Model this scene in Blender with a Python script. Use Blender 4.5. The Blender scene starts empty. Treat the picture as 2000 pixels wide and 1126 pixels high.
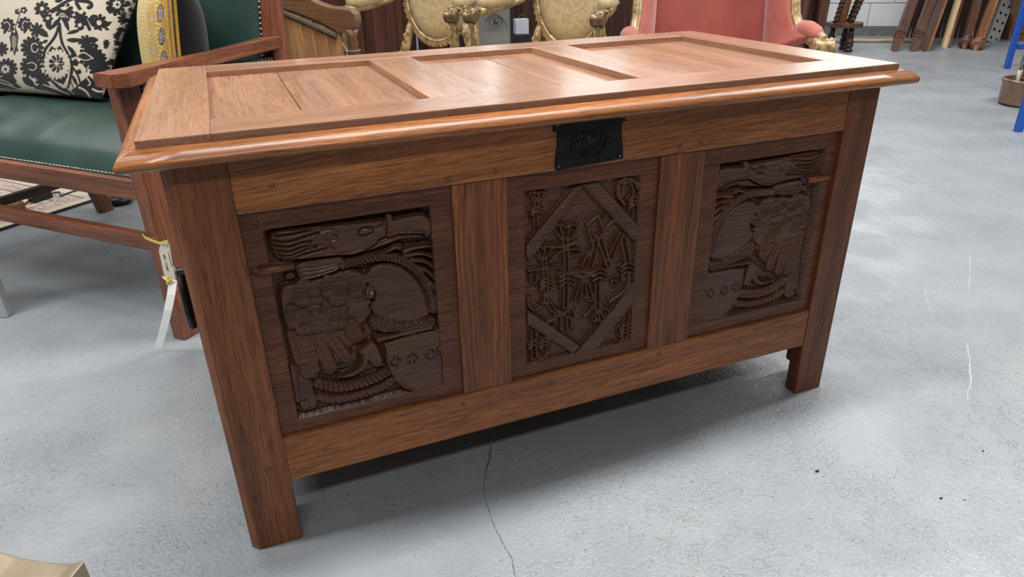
import bpy, bmesh, math, random
import numpy as np
from mathutils import Vector, Matrix
S = bpy.context.scene
COL = S.collection
random.seed(7)
# ---------------------------------------------------------------- camera (solved from the chest's right angles)
F_PX = 1365.14
CAM = np.array((-0.505, -0.9464, 0.8839))
RCV = np.array(((0.92661636, -0.37546225, -0.02025402), (-0.18170721, -0.39998184, -0.89833013), (0.32918781, 0.83608769, -0.43885391)))
cd = bpy.data.cameras.new('camera'); cam = bpy.data.objects.new('camera', cd); COL.objects.link(cam)
cd.sensor_width = 36; cd.lens = F_PX / 2000 * 36; cd.clip_start = 0.02; cd.clip_end = 100
M = Matrix.Identity(4)
for i in range(3):
    M[i][0] = RCV[0][i]; M[i][1] = -RCV[1][i]; M[i][2] = -RCV[2][i]; M[i][3] = CAM[i]
cam.matrix_world = M
S.camera = cam
# ---------------------------------------------------------------- daylight through the roof, lamps, exposure
S.view_settings.view_transform = 'Standard'; S.view_settings.look = 'None'
S.view_settings.gamma = 1; S.view_settings.use_curve_mapping = False
S.view_settings.exposure = -0.27
wd = bpy.data.worlds.new('world'); S.world = wd; wd.use_nodes = True
wd.node_tree.nodes['Background'].inputs[0].default_value = (0.93, 0.97, 1.0, 1)
wd.node_tree.nodes['Background'].inputs[1].default_value = 0.20
def area(name, loc, rot, sx, sy, power, col=(1, 0.985, 0.96)):
    l = bpy.data.lights.new(name, 'AREA'); l.shape = 'RECTANGLE'; l.size = sx; l.size_y = sy
    l.energy = power; l.color = col
    o = bpy.data.objects.new(name, l); COL.objects.link(o); o.location = loc; o.rotation_euler = rot
    return o
LAMPS = [(-2.7, 0.25, 3.4, 0, 140), (0.3, 0.15, 3.4, 0, 130), (3.3, 0.25, 3.4, 0, 145), (-2.2, 3.5, 3.4, 0, 55), (1.4, 3.8, 3.4, 0, 55), (4.4, 3.6, 3.4, 0, 75), (-0.9, -2.8, 3.4, 0, 80)]
for x, y, z, r, pw in LAMPS:
    area('tube_lamp', (x, y, z), (0, 0, r), 2.4, 0.3, pw)
# bulkhead lamp high on the far wall (its glint shows on the lid)
area('bulkhead_lamp', (.18, 8.2, 2.42), (math.radians(90), 0, math.radians(-8)), .5, .3, 55)
# ---------------------------------------------------------------- helpers
def PX(u, v, depth):
    d = RCV.T @ np.array(((u - 1000) / F_PX, (v - 563) / F_PX, 1.0)); return CAM + d * depth
def ONPL(u, v, P, N):
    d = RCV.T @ np.array(((u - 1000) / F_PX, (v - 563) / F_PX, 1.0)); N = np.array(N, float)
    return CAM + d * (((np.array(P) - CAM) @ N) / (d @ N))
def FL(u, v, z=0.0): return ONPL(u, v, (0, 0, z), (0, 0, 1))
WM = {}
def empty(name, loc, rz, label, cat, group=None):
    o = bpy.data.objects.new(name, None); COL.objects.link(o); o.location = loc; o.rotation_euler = (0, 0, rz)
    o.empty_display_size = .05
    WM[o.name] = Matrix.Translation(Vector(loc)) @ Matrix.Rotation(rz, 4, 'Z')
    tag(o, label, cat, group); return o
def tag(o, label=None, cat=None, group=None, kind=None):
    if label: o['label'] = label
    if cat: o['category'] = cat
    if group: o['group'] = group
    if kind: o['kind'] = kind
    return o
GC = [0]
class MB:
    """collects geometry; grain = main fibre direction per piece, stored as a vector attribute"""
    def __init__(s): s.v = []; s.f = []; s.g = []; s.sm = []
    def add(s, V, F, grain=None, smooth=False):
        b = len(s.v); V = [tuple(map(float, p)) for p in V]
        s.v += V; s.f += [tuple(i + b for i in f) for f in F]; s.sm += [smooth] * len(F)
        s.g += grains(V, grain)
        return s
    def bm(s, bm_, grain=None, smooth=False, mat=None):
        if mat is not None: bm_.transform(mat)
        bm_.verts.index_update()
        s.add([v.co for v in bm_.verts], [[v.index for v in f.verts] for f in bm_.faces], grain, smooth); bm_.free(); return s
    def box(s, x0, x1, y0, y1, z0, z1, grain='x', bev=.002, seg=2, mat=None):
        b = bmesh.new(); bmesh.ops.create_cube(b, size=1)
        for v in b.verts: v.co = Vector(((x0 + x1) / 2 + v.co.x * (x1 - x0), (y0 + y1) / 2 + v.co.y * (y1 - y0), (z0 + z1) / 2 + v.co.z * (z1 - z0)))
        if bev: bmesh.ops.bevel(b, geom=list(b.edges), offset=min(bev, .45 * min(x1 - x0, y1 - y0, z1 - z0)), segments=seg, affect='EDGES', profile=.6)
        return s.bm(b, grain, False, mat)
    def prism(s, pts, vec, grain=None, bev=0, seg=2):
        """planar polygon extruded along vec"""
        b = bmesh.new(); vec = Vector([float(c) for c in vec])
        lo = [b.verts.new([float(c) for c in p]) for p in pts]; hi = [b.verts.new(v.co + vec) for v in lo]
        n = len(lo); b.faces.new(lo); b.faces.new(hi[::-1])
        for i in range(n): b.faces.new((lo[i], hi[i], hi[(i + 1) % n], lo[(i + 1) % n]))
        bmesh.ops.recalc_face_normals(b, faces=b.faces)
        if bev: bmesh.ops.bevel(b, geom=list(b.edges), offset=bev, segments=seg, affect='EDGES', profile=.6, clamp_overlap=True)
        return s.bm(b, grain)
    def tube(s, pts, r, n=10, grain=None, cap=True, flat=1.0, up=None):
        pts = [Vector([float(c) for c in p]) for p in pts]; m = len(pts)
        rr = r if hasattr(r, '__len__') else [r] * m
        V = []; F = []; prev = None
        for i, p in enumerate(pts):
            t = (pts[min(i + 1, m - 1)] - pts[max(i - 1, 0)]).normalized()
            if prev is None:
                a = Vector(up) if up is not None else (Vector((0, 0, 1)) if abs(t.z) < .9 else Vector((1, 0, 0)))
            else: a = prev
            a = (a - t * a.dot(t)).normalized(); prev = a; c = t.cross(a)
            for k in range(n):
                th = 2 * math.pi * k / n
                V.append(p + (a * math.cos(th) * flat + c * math.sin(th)) * rr[i])
        for i in range(m - 1):
            for k in range(n):
                F.append((i * n + k, i * n + (k + 1) % n, (i + 1) * n + (k + 1) % n, (i + 1) * n + k))
        if cap: F.append(tuple(range(n))[::-1]); F.append(tuple((m - 1) * n + k for k in range(n)))
        return s.add(V, F, grain, True)
    def lathe(s, p0, p1, prof, n=14, grain='axis'):
        """prof: list of (t along p0-p1 from 0 to 1, radius)"""
        p0 = Vector([float(c) for c in p0]); p1 = Vector([float(c) for c in p1]); t = (p1 - p0)
        a = Vector((1, 0, 0)) if abs(t.normalized().x) < .8 else Vector((0, 1, 0)); tn = t.normalized()
        a = (a - tn * a.dot(tn)).normalized(); c = tn.cross(a); V = []; F = []; m = len(prof)
        for (q, r) in prof:
            for k in range(n):
                th = 2 * math.pi * k / n; V.append(p0 + t * q + (a * math.cos(th) + c * math.sin(th)) * max(r, 1e-4))
        for i in range(m - 1):
            for k in range(n): F.append((i * n + k, i * n + (k + 1) % n, (i + 1) * n + (k + 1) % n, (i + 1) * n + k))
        F.append(tuple(range(n))[::-1]); F.append(tuple((m - 1) * n + k for k in range(n)))
        return s.add(V, F, tuple(tn) if grain == 'axis' else grain, True)
    def ball(s, c, r, sub=1, sc=(1, 1, 1), mat=None, nu=8, nv=5):
        V = []; F = []
        for j in range(nv + 1):
            ph = math.pi * j / nv
            for k in range(nu):
                th = 2 * math.pi * k / nu
                p = Vector((math.sin(ph) * math.cos(th) * r * sc[0], math.sin(ph) * math.sin(th) * r * sc[1], math.cos(ph) * r * sc[2]))
                if mat is not None: p = mat @ p
                V.append(p + Vector([float(q) for q in c]))
        for j in range(nv):
            for k in range(nu): F.append((j * nu + k, (j + 1) * nu + k, (j + 1) * nu + (k + 1) % nu, j * nu + (k + 1) % nu))
        return s.add(V, F, None, True)
    def build(s, name, mat, parent=None, kind=None, label=None, cols=None, sharp=None):
        me = bpy.data.meshes.new(name)
        V = s.v
        if parent is not None:
            inv = WM[parent.name].inverted()
            V = [tuple(inv @ Vector(p)) for p in V] if inv != Matrix.Identity(4) else V
        me.from_pydata(V, [], s.f); me.validate(clean_customdata=False)
        at = me.attributes.new('grain', 'FLOAT_VECTOR', 'POINT')
        if len(at.data) == len(s.g): at.data.foreach_set('vector', np.array(s.g, dtype=np.float32).ravel())
        if len(me.polygons) == len(s.sm): me.polygons.foreach_set('use_smooth', s.sm)
        if cols is not None:
            ca = me.attributes.new('paint', 'FLOAT_COLOR', 'POINT'); ca.data.foreach_set('color', np.asarray(cols, dtype=np.float32).ravel())
        if mat: me.materials.append(mat)
        o = bpy.data.objects.new(name, me); COL.objects.link(o)
        if parent is not None: o.parent = parent; WM[o.name] = WM[parent.name]
        else: WM[o.name] = Matrix.Identity(4)
        if kind: o['kind'] = kind
        if label: o['label'] = label
        return o
def grains(V, g):
    GC[0] += 1; h = (GC[0] * 0.6180339) % 1.0; off = (h * 17.3, (h * 7.77 % 1) * 9.1, (h * 3.33 % 1) * 5.7)
    if g is None: g = 'x'
    if isinstance(g, str): d = {'x': (1, 0, 0), 'y': (0, 1, 0), 'z': (0, 0, 1)}[g]
    else: d = tuple(g)
    d = Vector(d).normalized(); a = Vector((0, 0, 1)) if abs(d.z) < .8 else Vector((1, 0, 0))
    a = (a - d * a.dot(d)).normalized(); c = d.cross(a)
    P = np.array(V, dtype=float).reshape(-1, 3)
    R = np.stack([P @ np.array(d), P @ np.array(a), P @ np.array(c)], 1) + np.array(off)
    return [tuple(r) for r in R]
def copy_tree(o, parent=None):
    c = o.copy(); COL.objects.link(c)
    if parent is not None: c.parent = parent
    for ch in list(o.children): copy_tree(ch, c)
    return c
# ---------------------------------------------------------------- materials
def newmat(name):
    m = bpy.data.materials.new(name); m.use_nodes = True
    return m, m.node_tree.nodes, m.node_tree.links, m.node_tree.nodes['Principled BSDF']
def N_(n, t, **k):
    x = n.new(t)
    for a, b in k.items(): setattr(x, a, b)
    return x
def ramp(n, stops):
    r = n.new('ShaderNodeValToRGB'); e = r.color_ramp.elements
    while len(e) < len(stops): e.new(.5)
    for i, (p, c) in enumerate(stops): e[i].position = p; e[i].color = (*c, 1) if len(c) == 3 else c
    return r
def noise(n, l, vec, scale, mul=(1, 1, 1), detail=4, rough=.55, dist=0.0):
    mp = n.new('ShaderNodeMapping'); mp.inputs['Scale'].default_value = mul; l.new(vec, mp.inputs['Vector'])
    x = n.new('ShaderNodeTexNoise'); x.inputs['Scale'].default_value = scale; x.inputs['Detail'].default_value = detail
    x.inputs['Roughness'].default_value = rough; x.inputs['Distortion'].default_value = dist
    l.new(mp.outputs[0], x.inputs['Vector']); return x.outputs['Fac']
def mixc(n, l, fac, a, b, mode='MIX'):
    m = n.new('ShaderNodeMix'); m.data_type = 'RGBA'; m.blend_type = mode
    for s, v in ((0, fac), (6, a), (7, b)):
        if hasattr(v, 'links'): l.new(v, m.inputs[s])
        elif s == 0: m.inputs[0].default_value = v
        else: m.inputs[s].default_value = (*v, 1)
    return m.outputs[2]
def wood(name, dark, mid, light, rough=.38, pore=.5, scale=1.0, bump=.25, flecks=0.0, spec=.5, coat=0.0, tone=.5):
    m, n, l, b = newmat(name)
    at = N_(n, 'ShaderNodeAttribute', attribute_name='grain'); g = at.outputs['Vector']
    wob = noise(n, l, g, 1, (2.2 * scale, 9 * scale, 9 * scale), 2)
    va = n.new('ShaderNodeVectorMath'); va.operation = 'MULTIPLY_ADD'
    cb = n.new('ShaderNodeCombineXYZ'); l.new(wob, cb.inputs[1]); l.new(wob, cb.inputs[2])
    l.new(cb.outputs[0], va.inputs[0]); va.inputs[1].default_value = (0, .05, .03); l.new(g, va.inputs[2]); g2 = va.outputs[0]
    rings = noise(n, l, g2, 1, (3.2 * scale, 210 * scale, 210 * scale), 3, .6)
    tone_ = noise(n, l, g2, 1, (2.0 * scale, 22 * scale, 22 * scale), 3, .5)
    pores = noise(n, l, g2, 1, (22 * scale, 420 * scale, 420 * scale), 2, .6)
    r1 = ramp(n, [(.30, dark), (.5, mid), (.72, light)]); l.new(rings, r1.inputs[0])
    r2 = ramp(n, [(.3, (1 - tone,) * 3), (.7, (1 + .4 * tone,) * 3)]); l.new(tone_, r2.inputs[0])
    c = mixc(n, l, 1.0, r1.outputs[0], r2.outputs[0], 'MULTIPLY')
    r3 = ramp(n, [(.38, (1 - .75 * pore, 1 - .95 * pore, 1 - 1.05 * pore)), (.50, (1, 1, 1))]); l.new(pores, r3.inputs[0])
    c = mixc(n, l, 1.0, c, r3.outputs[0], 'MULTIPLY')
    if flecks:
        fl = noise(n, l, g, 1, (60, 170, 170), 1, .5, .6)
        r4 = ramp(n, [(.58, (0, 0, 0)), (.68, (flecks,) * 3)]); l.new(fl, r4.inputs[0])
        c = mixc(n, l, r4.outputs[0], c, light)
    l.new(c, b.inputs['Base Color'])
    rr = n.new('ShaderNodeMapRange'); rr.inputs[3].default_value = rough + .1; rr.inputs[4].default_value = rough - .08; l.new(pores, rr.inputs[0])
    l.new(rr.outputs[0], b.inputs['Roughness']); b.inputs['Specular IOR Level'].default_value = spec
    b.inputs['Coat Weight'].default_value = coat; b.inputs['Coat Roughness'].default_value = .22
    bp = n.new('ShaderNodeBump'); bp.inputs['Strength'].default_value = bump; bp.inputs['Distance'].default_value = .0012
    l.new(pores, bp.inputs['Height']); l.new(bp.outputs[0], b.inputs['Normal'])
    return m
def plain(name, col, rough=.5, metal=0.0, var=.12, scale=20, bump=0.0, bscale=None, spec=.5, sheen=0.0):
    m, n, l, b = newmat(name); tc = n.new('ShaderNodeTexCoord'); v = tc.outputs['Object']
    f = noise(n, l, v, scale, (1, 1, 1), 4)
    r = ramp(n, [(.3, tuple(c * (1 - var) for c in col)), (.7, tuple(min(1, c * (1 + var)) for c in col))]); l.new(f, r.inputs[0])
    l.new(r.outputs[0], b.inputs['Base Color']); b.inputs['Roughness'].default_value = rough; b.inputs['Metallic'].default_value = metal
    b.inputs['Specular IOR Level'].default_value = spec
    if sheen: b.inputs['Sheen Weight'].default_value = sheen; b.inputs['Sheen Roughness'].default_value = .4
    if bump:
        f2 = noise(n, l, v, bscale or scale * 6, (1, 1, 1), 3); bp = n.new('ShaderNodeBump'); bp.inputs['Strength'].default_value = bump
        bp.inputs['Distance'].default_value = .002; l.new(f2, bp.inputs['Height']); l.new(bp.outputs[0], b.inputs['Normal'])
    return m
def paintmat(name, rough=.8, weave=400, bump=.3, sheen=0.2):
    m, n, l, b = newmat(name); at = N_(n, 'ShaderNodeAttribute', attribute_name='paint'); tc = n.new('ShaderNodeTexCoord')
    f = noise(n, l, tc.outputs['Object'], weave, (1, 1, 1), 2); r = ramp(n, [(.3, (.8,) * 3), (.7, (1.1,) * 3)]); l.new(f, r.inputs[0])
    l.new(mixc(n, l, 1.0, at.outputs['Color'], r.outputs[0], 'MULTIPLY'), b.inputs['Base Color'])
    b.inputs['Roughness'].default_value = rough; b.inputs['Sheen Weight'].default_value = sheen; b.inputs['Specular IOR Level'].default_value = .25
    bp = n.new('ShaderNodeBump'); bp.inputs['Strength'].default_value = bump; bp.inputs['Distance'].default_value = .001
    l.new(f, bp.inputs['Height']); l.new(bp.outputs[0], b.inputs['Normal']); return m
OAK = wood('oak_frame', (.215, .072, .021), (.315, .112, .034), (.40, .155, .052), rough=.36, pore=.5, bump=.25, spec=.35, tone=.4)
OAKL = wood('oak_lid', (.30, .155, .092), (.365, .195, .118), (.43, .24, .152), rough=.23, pore=.25, bump=.06, flecks=.18, tone=.25)  # lid's pale sheen partly put into the base colour
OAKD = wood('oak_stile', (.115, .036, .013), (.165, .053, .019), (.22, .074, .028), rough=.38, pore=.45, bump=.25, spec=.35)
OAKP = wood('oak_panel', (.090, .029, .012), (.130, .044, .019), (.17, .062, .028), rough=.36, pore=.5, scale=1.1, bump=.3, tone=.3, spec=.32)
OAKC = wood('oak_carving', (.062, .022, .011), (.092, .034, .017), (.122, .047, .023), rough=.33, pore=.35, scale=1.1, bump=.2, tone=.25, spec=.45)
OAKM = wood('oak_moulding', (.25, .085, .025), (.36, .132, .040), (.46, .185, .062), rough=.30, pore=.45, bump=.15)
MAHO = wood('bench_wood', (.145, .046, .022), (.225, .076, .036), (.30, .112, .058), rough=.36, pore=.3, bump=.15)
WALN = wood('walnut_chair', (.13, .062, .030), (.19, .095, .046), (.25, .13, .065), rough=.4, pore=.25)
PLY = wood('honey_board', (.46, .21, .08), (.60, .30, .13), (.68, .38, .18), rough=.4, pore=.2)
DKW = wood('dark_wood', (.030, .012, .008), (.055, .022, .014), (.085, .035, .022), rough=.35, pore=.3)
REDW = wood('red_mahogany', (.052, .017, .010), (.085, .028, .016), (.12, .040, .022), rough=.3, pore=.2, scale=.5)
LEGW = wood('rail_wood', (.075, .032, .020), (.125, .054, .034), (.17, .078, .05), rough=.4, pore=.3)
ORNW = wood('orange_wood', (.20, .085, .032), (.28, .125, .048), (.36, .17, .07), rough=.4, pore=.3)
PALE = wood('pale_wood', (.50, .34, .18), (.62, .44, .26), (.70, .52, .33), rough=.5, pore=.1)
LEATH = plain('green_leather', (.026, .055, .047), .36, 0, .18, 9, .25, 260)
LEATHB = plain('dark_leather', (.012, .016, .015), .45, 0, .2, 9, .25, 260)
BLKF = plain('black_fabric', (.010, .010, .012), .7, 0, .2, 30, .2, 300, .3, .15)
IRON = plain('black_iron', (.009, .008, .0075), .42, .0, .25, 60, .25, 200, .2)
GREYM = plain('grey_metal', (.30, .31, .32), .35, .9, .1, 30)
NAIL = plain('antique_nail', (.28, .26, .22), .3, .9, .3, 200)
def gilt():
    m, n, l, b = newmat('gilt_wood'); tc = n.new('ShaderNodeTexCoord')
    f = noise(n, l, tc.outputs['Object'], 40, (1, 1, 1), 4)
    r = ramp(n, [(.28, (.10, .055, .024)), (.46, (.34, .225, .10)), (.74, (.56, .43, .25))]); l.new(f, r.inputs[0])
    l.new(r.outputs[0], b.inputs['Base Color']); b.inputs['Metallic'].default_value = .25; b.inputs['Roughness'].default_value = .36; return m
GILT = gilt()
GILTD = plain('worn_gilt', (.20, .13, .07), .35, .5, .5, 60)
def damask():
    m, n, l, b = newmat('gold_damask'); tc = n.new('ShaderNodeTexCoord')
    f = noise(n, l, tc.outputs['Object'], 34, (1, 1, 1), 2, .5, 1.2)
    r = ramp(n, [(.40, (.38, .275, .14)), (.56, (.465, .355, .19))]); l.new(f, r.inputs[0])
    l.new(r.outputs[0], b.inputs['Base Color']); b.inputs['Roughness'].default_value = .5; b.inputs['Sheen Weight'].default_value = .3; return m
DAM = damask()
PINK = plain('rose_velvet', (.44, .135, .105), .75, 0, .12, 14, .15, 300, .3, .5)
PINKD = plain('rose_velvet_shaded', (.30, .075, .060), .8, 0, .12, 14, .15, 300, .3, .3)  # same velvet darkened in colour for the inner back; wings stay lighter as lit
COPPER = plain('copper_pan_metal', (.30, .19, .13), .38, .75, .2, 16)
BLUE = plain('blue_paint', (.012, .085, .42), .4, 0, .08, 12)
GALV = plain('galvanised_steel', (.42, .43, .42), .45, .6, .25, 90)
WHITEP = plain('white_paint', (.72, .74, .74), .6, 0, .05, 8, .3, 60)
MORT = plain('mortar', (.50, .51, .51), .8, 0, .08, 20)
GREYP = plain('grey_plinth', (.17, .17, .165), .8, 0, .15, 20)
CARD = plain('card_tag', (.72, .66, .54), .7, 0, .04, 40)
INK = plain('ink', (.02, .02, .025), .8)
YEL = plain('yellow_ribbon', (.78, .60, .10), .5, 0, .15, 200)
WHT = plain('white_ribbon', (.93, .92, .89), .5, 0, .03, 30)
CREAM = plain('cream_board', (.62, .55, .38), .6, 0, .04, 10)
ALU = plain('aluminium', (.50, .51, .53), .4, .6, .06, 40)
BLACKP = plain('black_plastic', (.014, .014, .016), .4)
BRNL = plain('brown_leather', (.12, .065, .045), .55, 0, .3, 25, .3, 120)
BEIGE = plain('bronze_gilt', (.24, .19, .125), .42, .25, .3, 18)
PEG = wood('oak_peg', (.12, .042, .016), (.17, .062, .024), (.21, .08, .03), rough=.45, pore=.4)
def floormat():
    m, n, l, b = newmat('painted_concrete'); tc = n.new('ShaderNodeTexCoord'); v = tc.outputs['Object']
    big = noise(n, l, v, 1.3, (1, 1, 1), 3, .6); mid = noise(n, l, v, 3.2, (1, 1, 1), 5, .65); fine = noise(n, l, v, 260, (1, 1, 1), 3, .6)
    lump = noise(n, l, v, 150, (1, 1, 1), 3, .6, .5); wide = noise(n, l, v, 14, (1, 1, 1), 3, .5)
    r = ramp(n, [(.3, (.245, .268, .293)), (.55, (.280, .302, .325)), (.75, (.318, .333, .346))]); l.new(big, r.inputs[0])
    pit = ramp(n, [(.30, (.60, .60, .59)), (.40, (1, 1, 1)), (.60, (1, 1, 1)), (.70, (1.10, 1.10, 1.10))]); l.new(lump, pit.inputs[0])
    mk = ramp(n, [(.40, (.10, .10, .10)), (.58, (1, 1, 1))]); l.new(mid, mk.inputs[0])
    c = mixc(n, l, mk.outputs[0], r.outputs[0], mixc(n, l, 1.0, r.outputs[0], pit.outputs[0], 'MULTIPLY'))
    sp = noise(n, l, v, 75, (1, 1, 1), 2, .5); rs = ramp(n, [(.24, (.62, .62, .61)), (.285, (1, 1, 1)), (.735, (1, 1, 1)), (.79, (1.22, 1.22, 1.20))]); l.new(sp, rs.inputs[0])
    c = mixc(n, l, 1.0, c, rs.outputs[0], 'MULTIPLY')
    st = noise(n, l, v, 2.6, (1, 1, 1), 5, .7); r5 = ramp(n, [(.35, (.90, .90, .89)), (.6, (1.03, 1.03, 1.03))]); l.new(st, r5.inputs[0]); c = mixc(n, l, 1.0, c, r5.outputs[0], 'MULTIPLY')
    l.new(c, b.inputs['Base Color'])
    b.inputs['Roughness'].default_value = .30
    m1 = n.new('ShaderNodeMath'); m1.operation = 'MULTIPLY'; l.new(lump, m1.inputs[0]); l.new(mk.outputs[0], m1.inputs[1])
    bp = n.new('ShaderNodeBump'); bp.inputs['Strength'].default_value = .95; bp.inputs['Distance'].default_value = .0034
    l.new(m1.outputs[0], bp.inputs['Height'])
    chip = noise(n, l, v, 30, (1, 1, 1), 4, .6); zone = noise(n, l, v, 1.7, (1, 1, 1), 3, .6)
    rcp = ramp(n, [(.57, (0, 0, 0)), (.60, (1, 1, 1))]); l.new(chip, rcp.inputs[0]); rz = ramp(n, [(.50, (0, 0, 0)), (.60, (1, 1, 1))]); l.new(zone, rz.inputs[0])
    mz = n.new('ShaderNodeMath'); mz.operation = 'MULTIPLY'; l.new(rcp.outputs[0], mz.inputs[0]); l.new(rz.outputs[0], mz.inputs[1])
    bp4 = n.new('ShaderNodeBump'); bp4.inputs['Strength'].default_value = .7; bp4.inputs['Distance'].default_value = .0014; l.new(mz.outputs[0], bp4.inputs['Height']); l.new(bp.outputs[0], bp4.inputs['Normal']); bp = bp4
    bp3 = n.new('ShaderNodeBump'); bp3.inputs['Strength'].default_value = .22; bp3.inputs['Distance'].default_value = .006
    l.new(wide, bp3.inputs['Height']); l.new(bp.outputs[0], bp3.inputs['Normal'])
    bp2 = n.new('ShaderNodeBump'); bp2.inputs['Strength'].default_value = .15; bp2.inputs['Distance'].default_value = .002
    l.new(fine, bp2.inputs['Height']); l.new(bp3.outputs[0], bp2.inputs['Normal']); l.new(bp2.outputs[0], b.inputs['Normal'])
    return m
FLOORM = floormat()
# ================================================================ SETTING
b = MB(); b.add([(-9, -7, 0), (14, -7, 0), (14, 12, 0), (-9, 12, 0)], [(0, 1, 2, 3)])
floor = b.build('floor', FLOORM, kind='structure')
# crack and paint scratches in the floor: thin ragged strips that follow the photographed line
def strip(name, pts, w, mat, label, z=.0006):
    b = MB(); P = [np.array(FL(u, v)) for u, v in pts]; Q = []
    rnd = random.Random(5)
    for i in range(len(P) - 1):
        for k in range(5):
            q = P[i] + (P[i + 1] - P[i]) * k / 5; Q.append(q + np.array((rnd.uniform(-1, 1), rnd.uniform(-1, 1), 0)) * w * .45)
    Q.append(P[-1]); V = []; F = []
    for i, q in enumerate(Q):
        t = Q[min(i + 1, len(Q) - 1)] - Q[max(i - 1, 0)]; t /= np.linalg.norm(t) + 1e-9; nn = np.array((-t[1], t[0], 0))
        ww = w * rnd.uniform(.35, 1.1) * (.3 if i in (0, len(Q) - 1) else 1)
        V += [q + nn * ww / 2 + (0, 0, z * .2), q + (0, 0, z), q - nn * ww / 2 + (0, 0, z * .2)]
    for i in range(len(Q) - 1):
        F += [(3 * i, 3 * i + 1, 3 * i + 4, 3 * i + 3), (3 * i + 1, 3 * i + 2, 3 * i + 5, 3 * i + 4)]
    b.add(V, F); return b.build(name, mat, floor, label=label)
CRK = plain('crack_dark', (.13, .135, .135), .8, 0, .3, 200); CHIP = plain('crack_pale', (.44, .45, .45), .6, 0, .1, 50)
strip('crack', [(952, 846), (958, 880), (953, 905), (948, 925), (945, 960), (953, 990), (957, 1005), (972, 1040), (985, 1065), (1000, 1090), (1006, 1126), (1012, 1160)], .0022, CRK, 'dark jagged crack')
strip('crack', [(960, 870), (955, 895), (950, 920)], .006, CRK, 'dark jagged crack')
strip('scratch', [(1890, 670), (1893, 700), (1896, 735), (1889, 785)], .004, CHIP, 'pale paint scratch')
strip('scratch', [(1806, 560), (1812, 590), (1822, 612)], .003, CHIP, 'pale paint scratch')
strip('scratch', [(1895, 492), (1894, 530), (1892, 575)], .003, CHIP, 'pale paint scratch')
b = MB()
for (u, v, r) in [(1596, 919, .0035), (1838, 972, .0026), (1884, 975, .0015), (1920, 880, .002)]:
    b.ball(FL(u, v, r * .5), r, sc=(1.4, .7, .6))
tag(b.build('debris', BLACKP, None), 'scattered tiny dark crumbs of debris on the grey floor', 'debris', kind='stuff')
# back wall of white painted blocks; WD runs along it, WN points into the room
WA = np.array(FL(1690, 69)); WD = np.array((.826, -.564, 0)); WN = np.array((-.564, -.826, 0))
def wallpt(t, z, out=0.0): return WA + WD * t + WN * out + np.array((0, 0, z))
def wbox(b, t0, t1, z0, z1, o0, o1, bev=0.0, grain='x'):
    Mx = Matrix(((WD[0], WN[0], 0, WA[0]), (WD[1], WN[1], 0, WA[1]), (0, 0, 1, 0), (0, 0, 0, 1)))
    return b.box(t0, t1, o0, o1, z0, z1, grain, bev, 1, Mx)
b = MB(); wbox(b, -11, 7, 0, 3.4, -.2, -.012); wall = b.build('wall_back', MORT, kind='structure')
blk = None
for r in range(15):
    z0 = .085 + r * .222
    n0 = -25; n1 = 16
    for k in range(n0, n1):
        t0 = k * .445 + (.222 if r % 2 else 0)
        if r > 4 and not (-8 <= k <= 4 and r < 8): continue
        if blk is None:
            bb = MB(); wbox(bb, 0, .437, .085, .085 + .214, -.012, 0, .004); blk = bb.build('block', WHITEP, wall); o = blk
        else:
            o = blk.copy(); COL.objects.link(o); o.parent = wall
        o.location = Vector(WD * (t0)) + Vector((0, 0, r * .222))
        if r > 4: continue
b = MB(); wbox(b, -11, 7, .085 + 5 * .222, 3.38, -.012, 0)
b.build('upper_wall_face', WHITEP, wall)
b = MB(); wbox(b, -11, 7, 0, .082, -.01, .012, .003); b.build('baseboard_back', GREYP, kind='structure')
SIDEW = plain('dull_wall', (.20, .18, .165), .9, 0, .15, 3); SIDEL = plain('pale_wall', (.62, .63, .63), .8, 0, .08, 3)
for nm, m_, x0, x1, y0, y1 in (('wall_front', SIDEW, -9, 13, -6.6, -6.4), ('wall_left', SIDEW, -9, -8.8, -6.4, 11), ('wall_right', SIDEL, 12.8, 13, -6.4, 0)):
    b = MB(); b.box(x0, x1, y0, y1, 0, 3.4, 'x', 0); b.build(nm, m_, kind='structure')
def emis(name, col, s):
    m, n, l, b = newmat(name); b.inputs['Emission Color'].default_value = (*col, 1); b.inputs['Emission Strength'].default_value = s; b.inputs['Base Color'].default_value = (.8, .8, .8, 1); return m
GLOWP = emis('added_glow', (.92, .97, 1.0), 5.0)  # unseen glowing panels with bars, added to brighten lid sheen and floor glints
for k, t in enumerate((-7.6, -5.35, -3.1, -.6, 2.4)):
    b = MB(); wbox(b, t, t + 1.5, 1.75, 2.45, .0, .004); wn = b.build('window_%d' % (k + 1), GLOWP, kind='structure')
    for (a, e, z0, z1) in ((t - .06, t, 1.69, 2.51), (t + 1.5, t + 1.56, 1.69, 2.51), (t, t + 1.5, 1.69, 1.75), (t, t + 1.5, 2.45, 2.51), (t + .73, t + .77, 1.75, 2.45)):
        b = MB(); wbox(b, a, e, z0, z1, .0, .05, .004); b.build('window_bar', WHITEP, wn)
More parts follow.
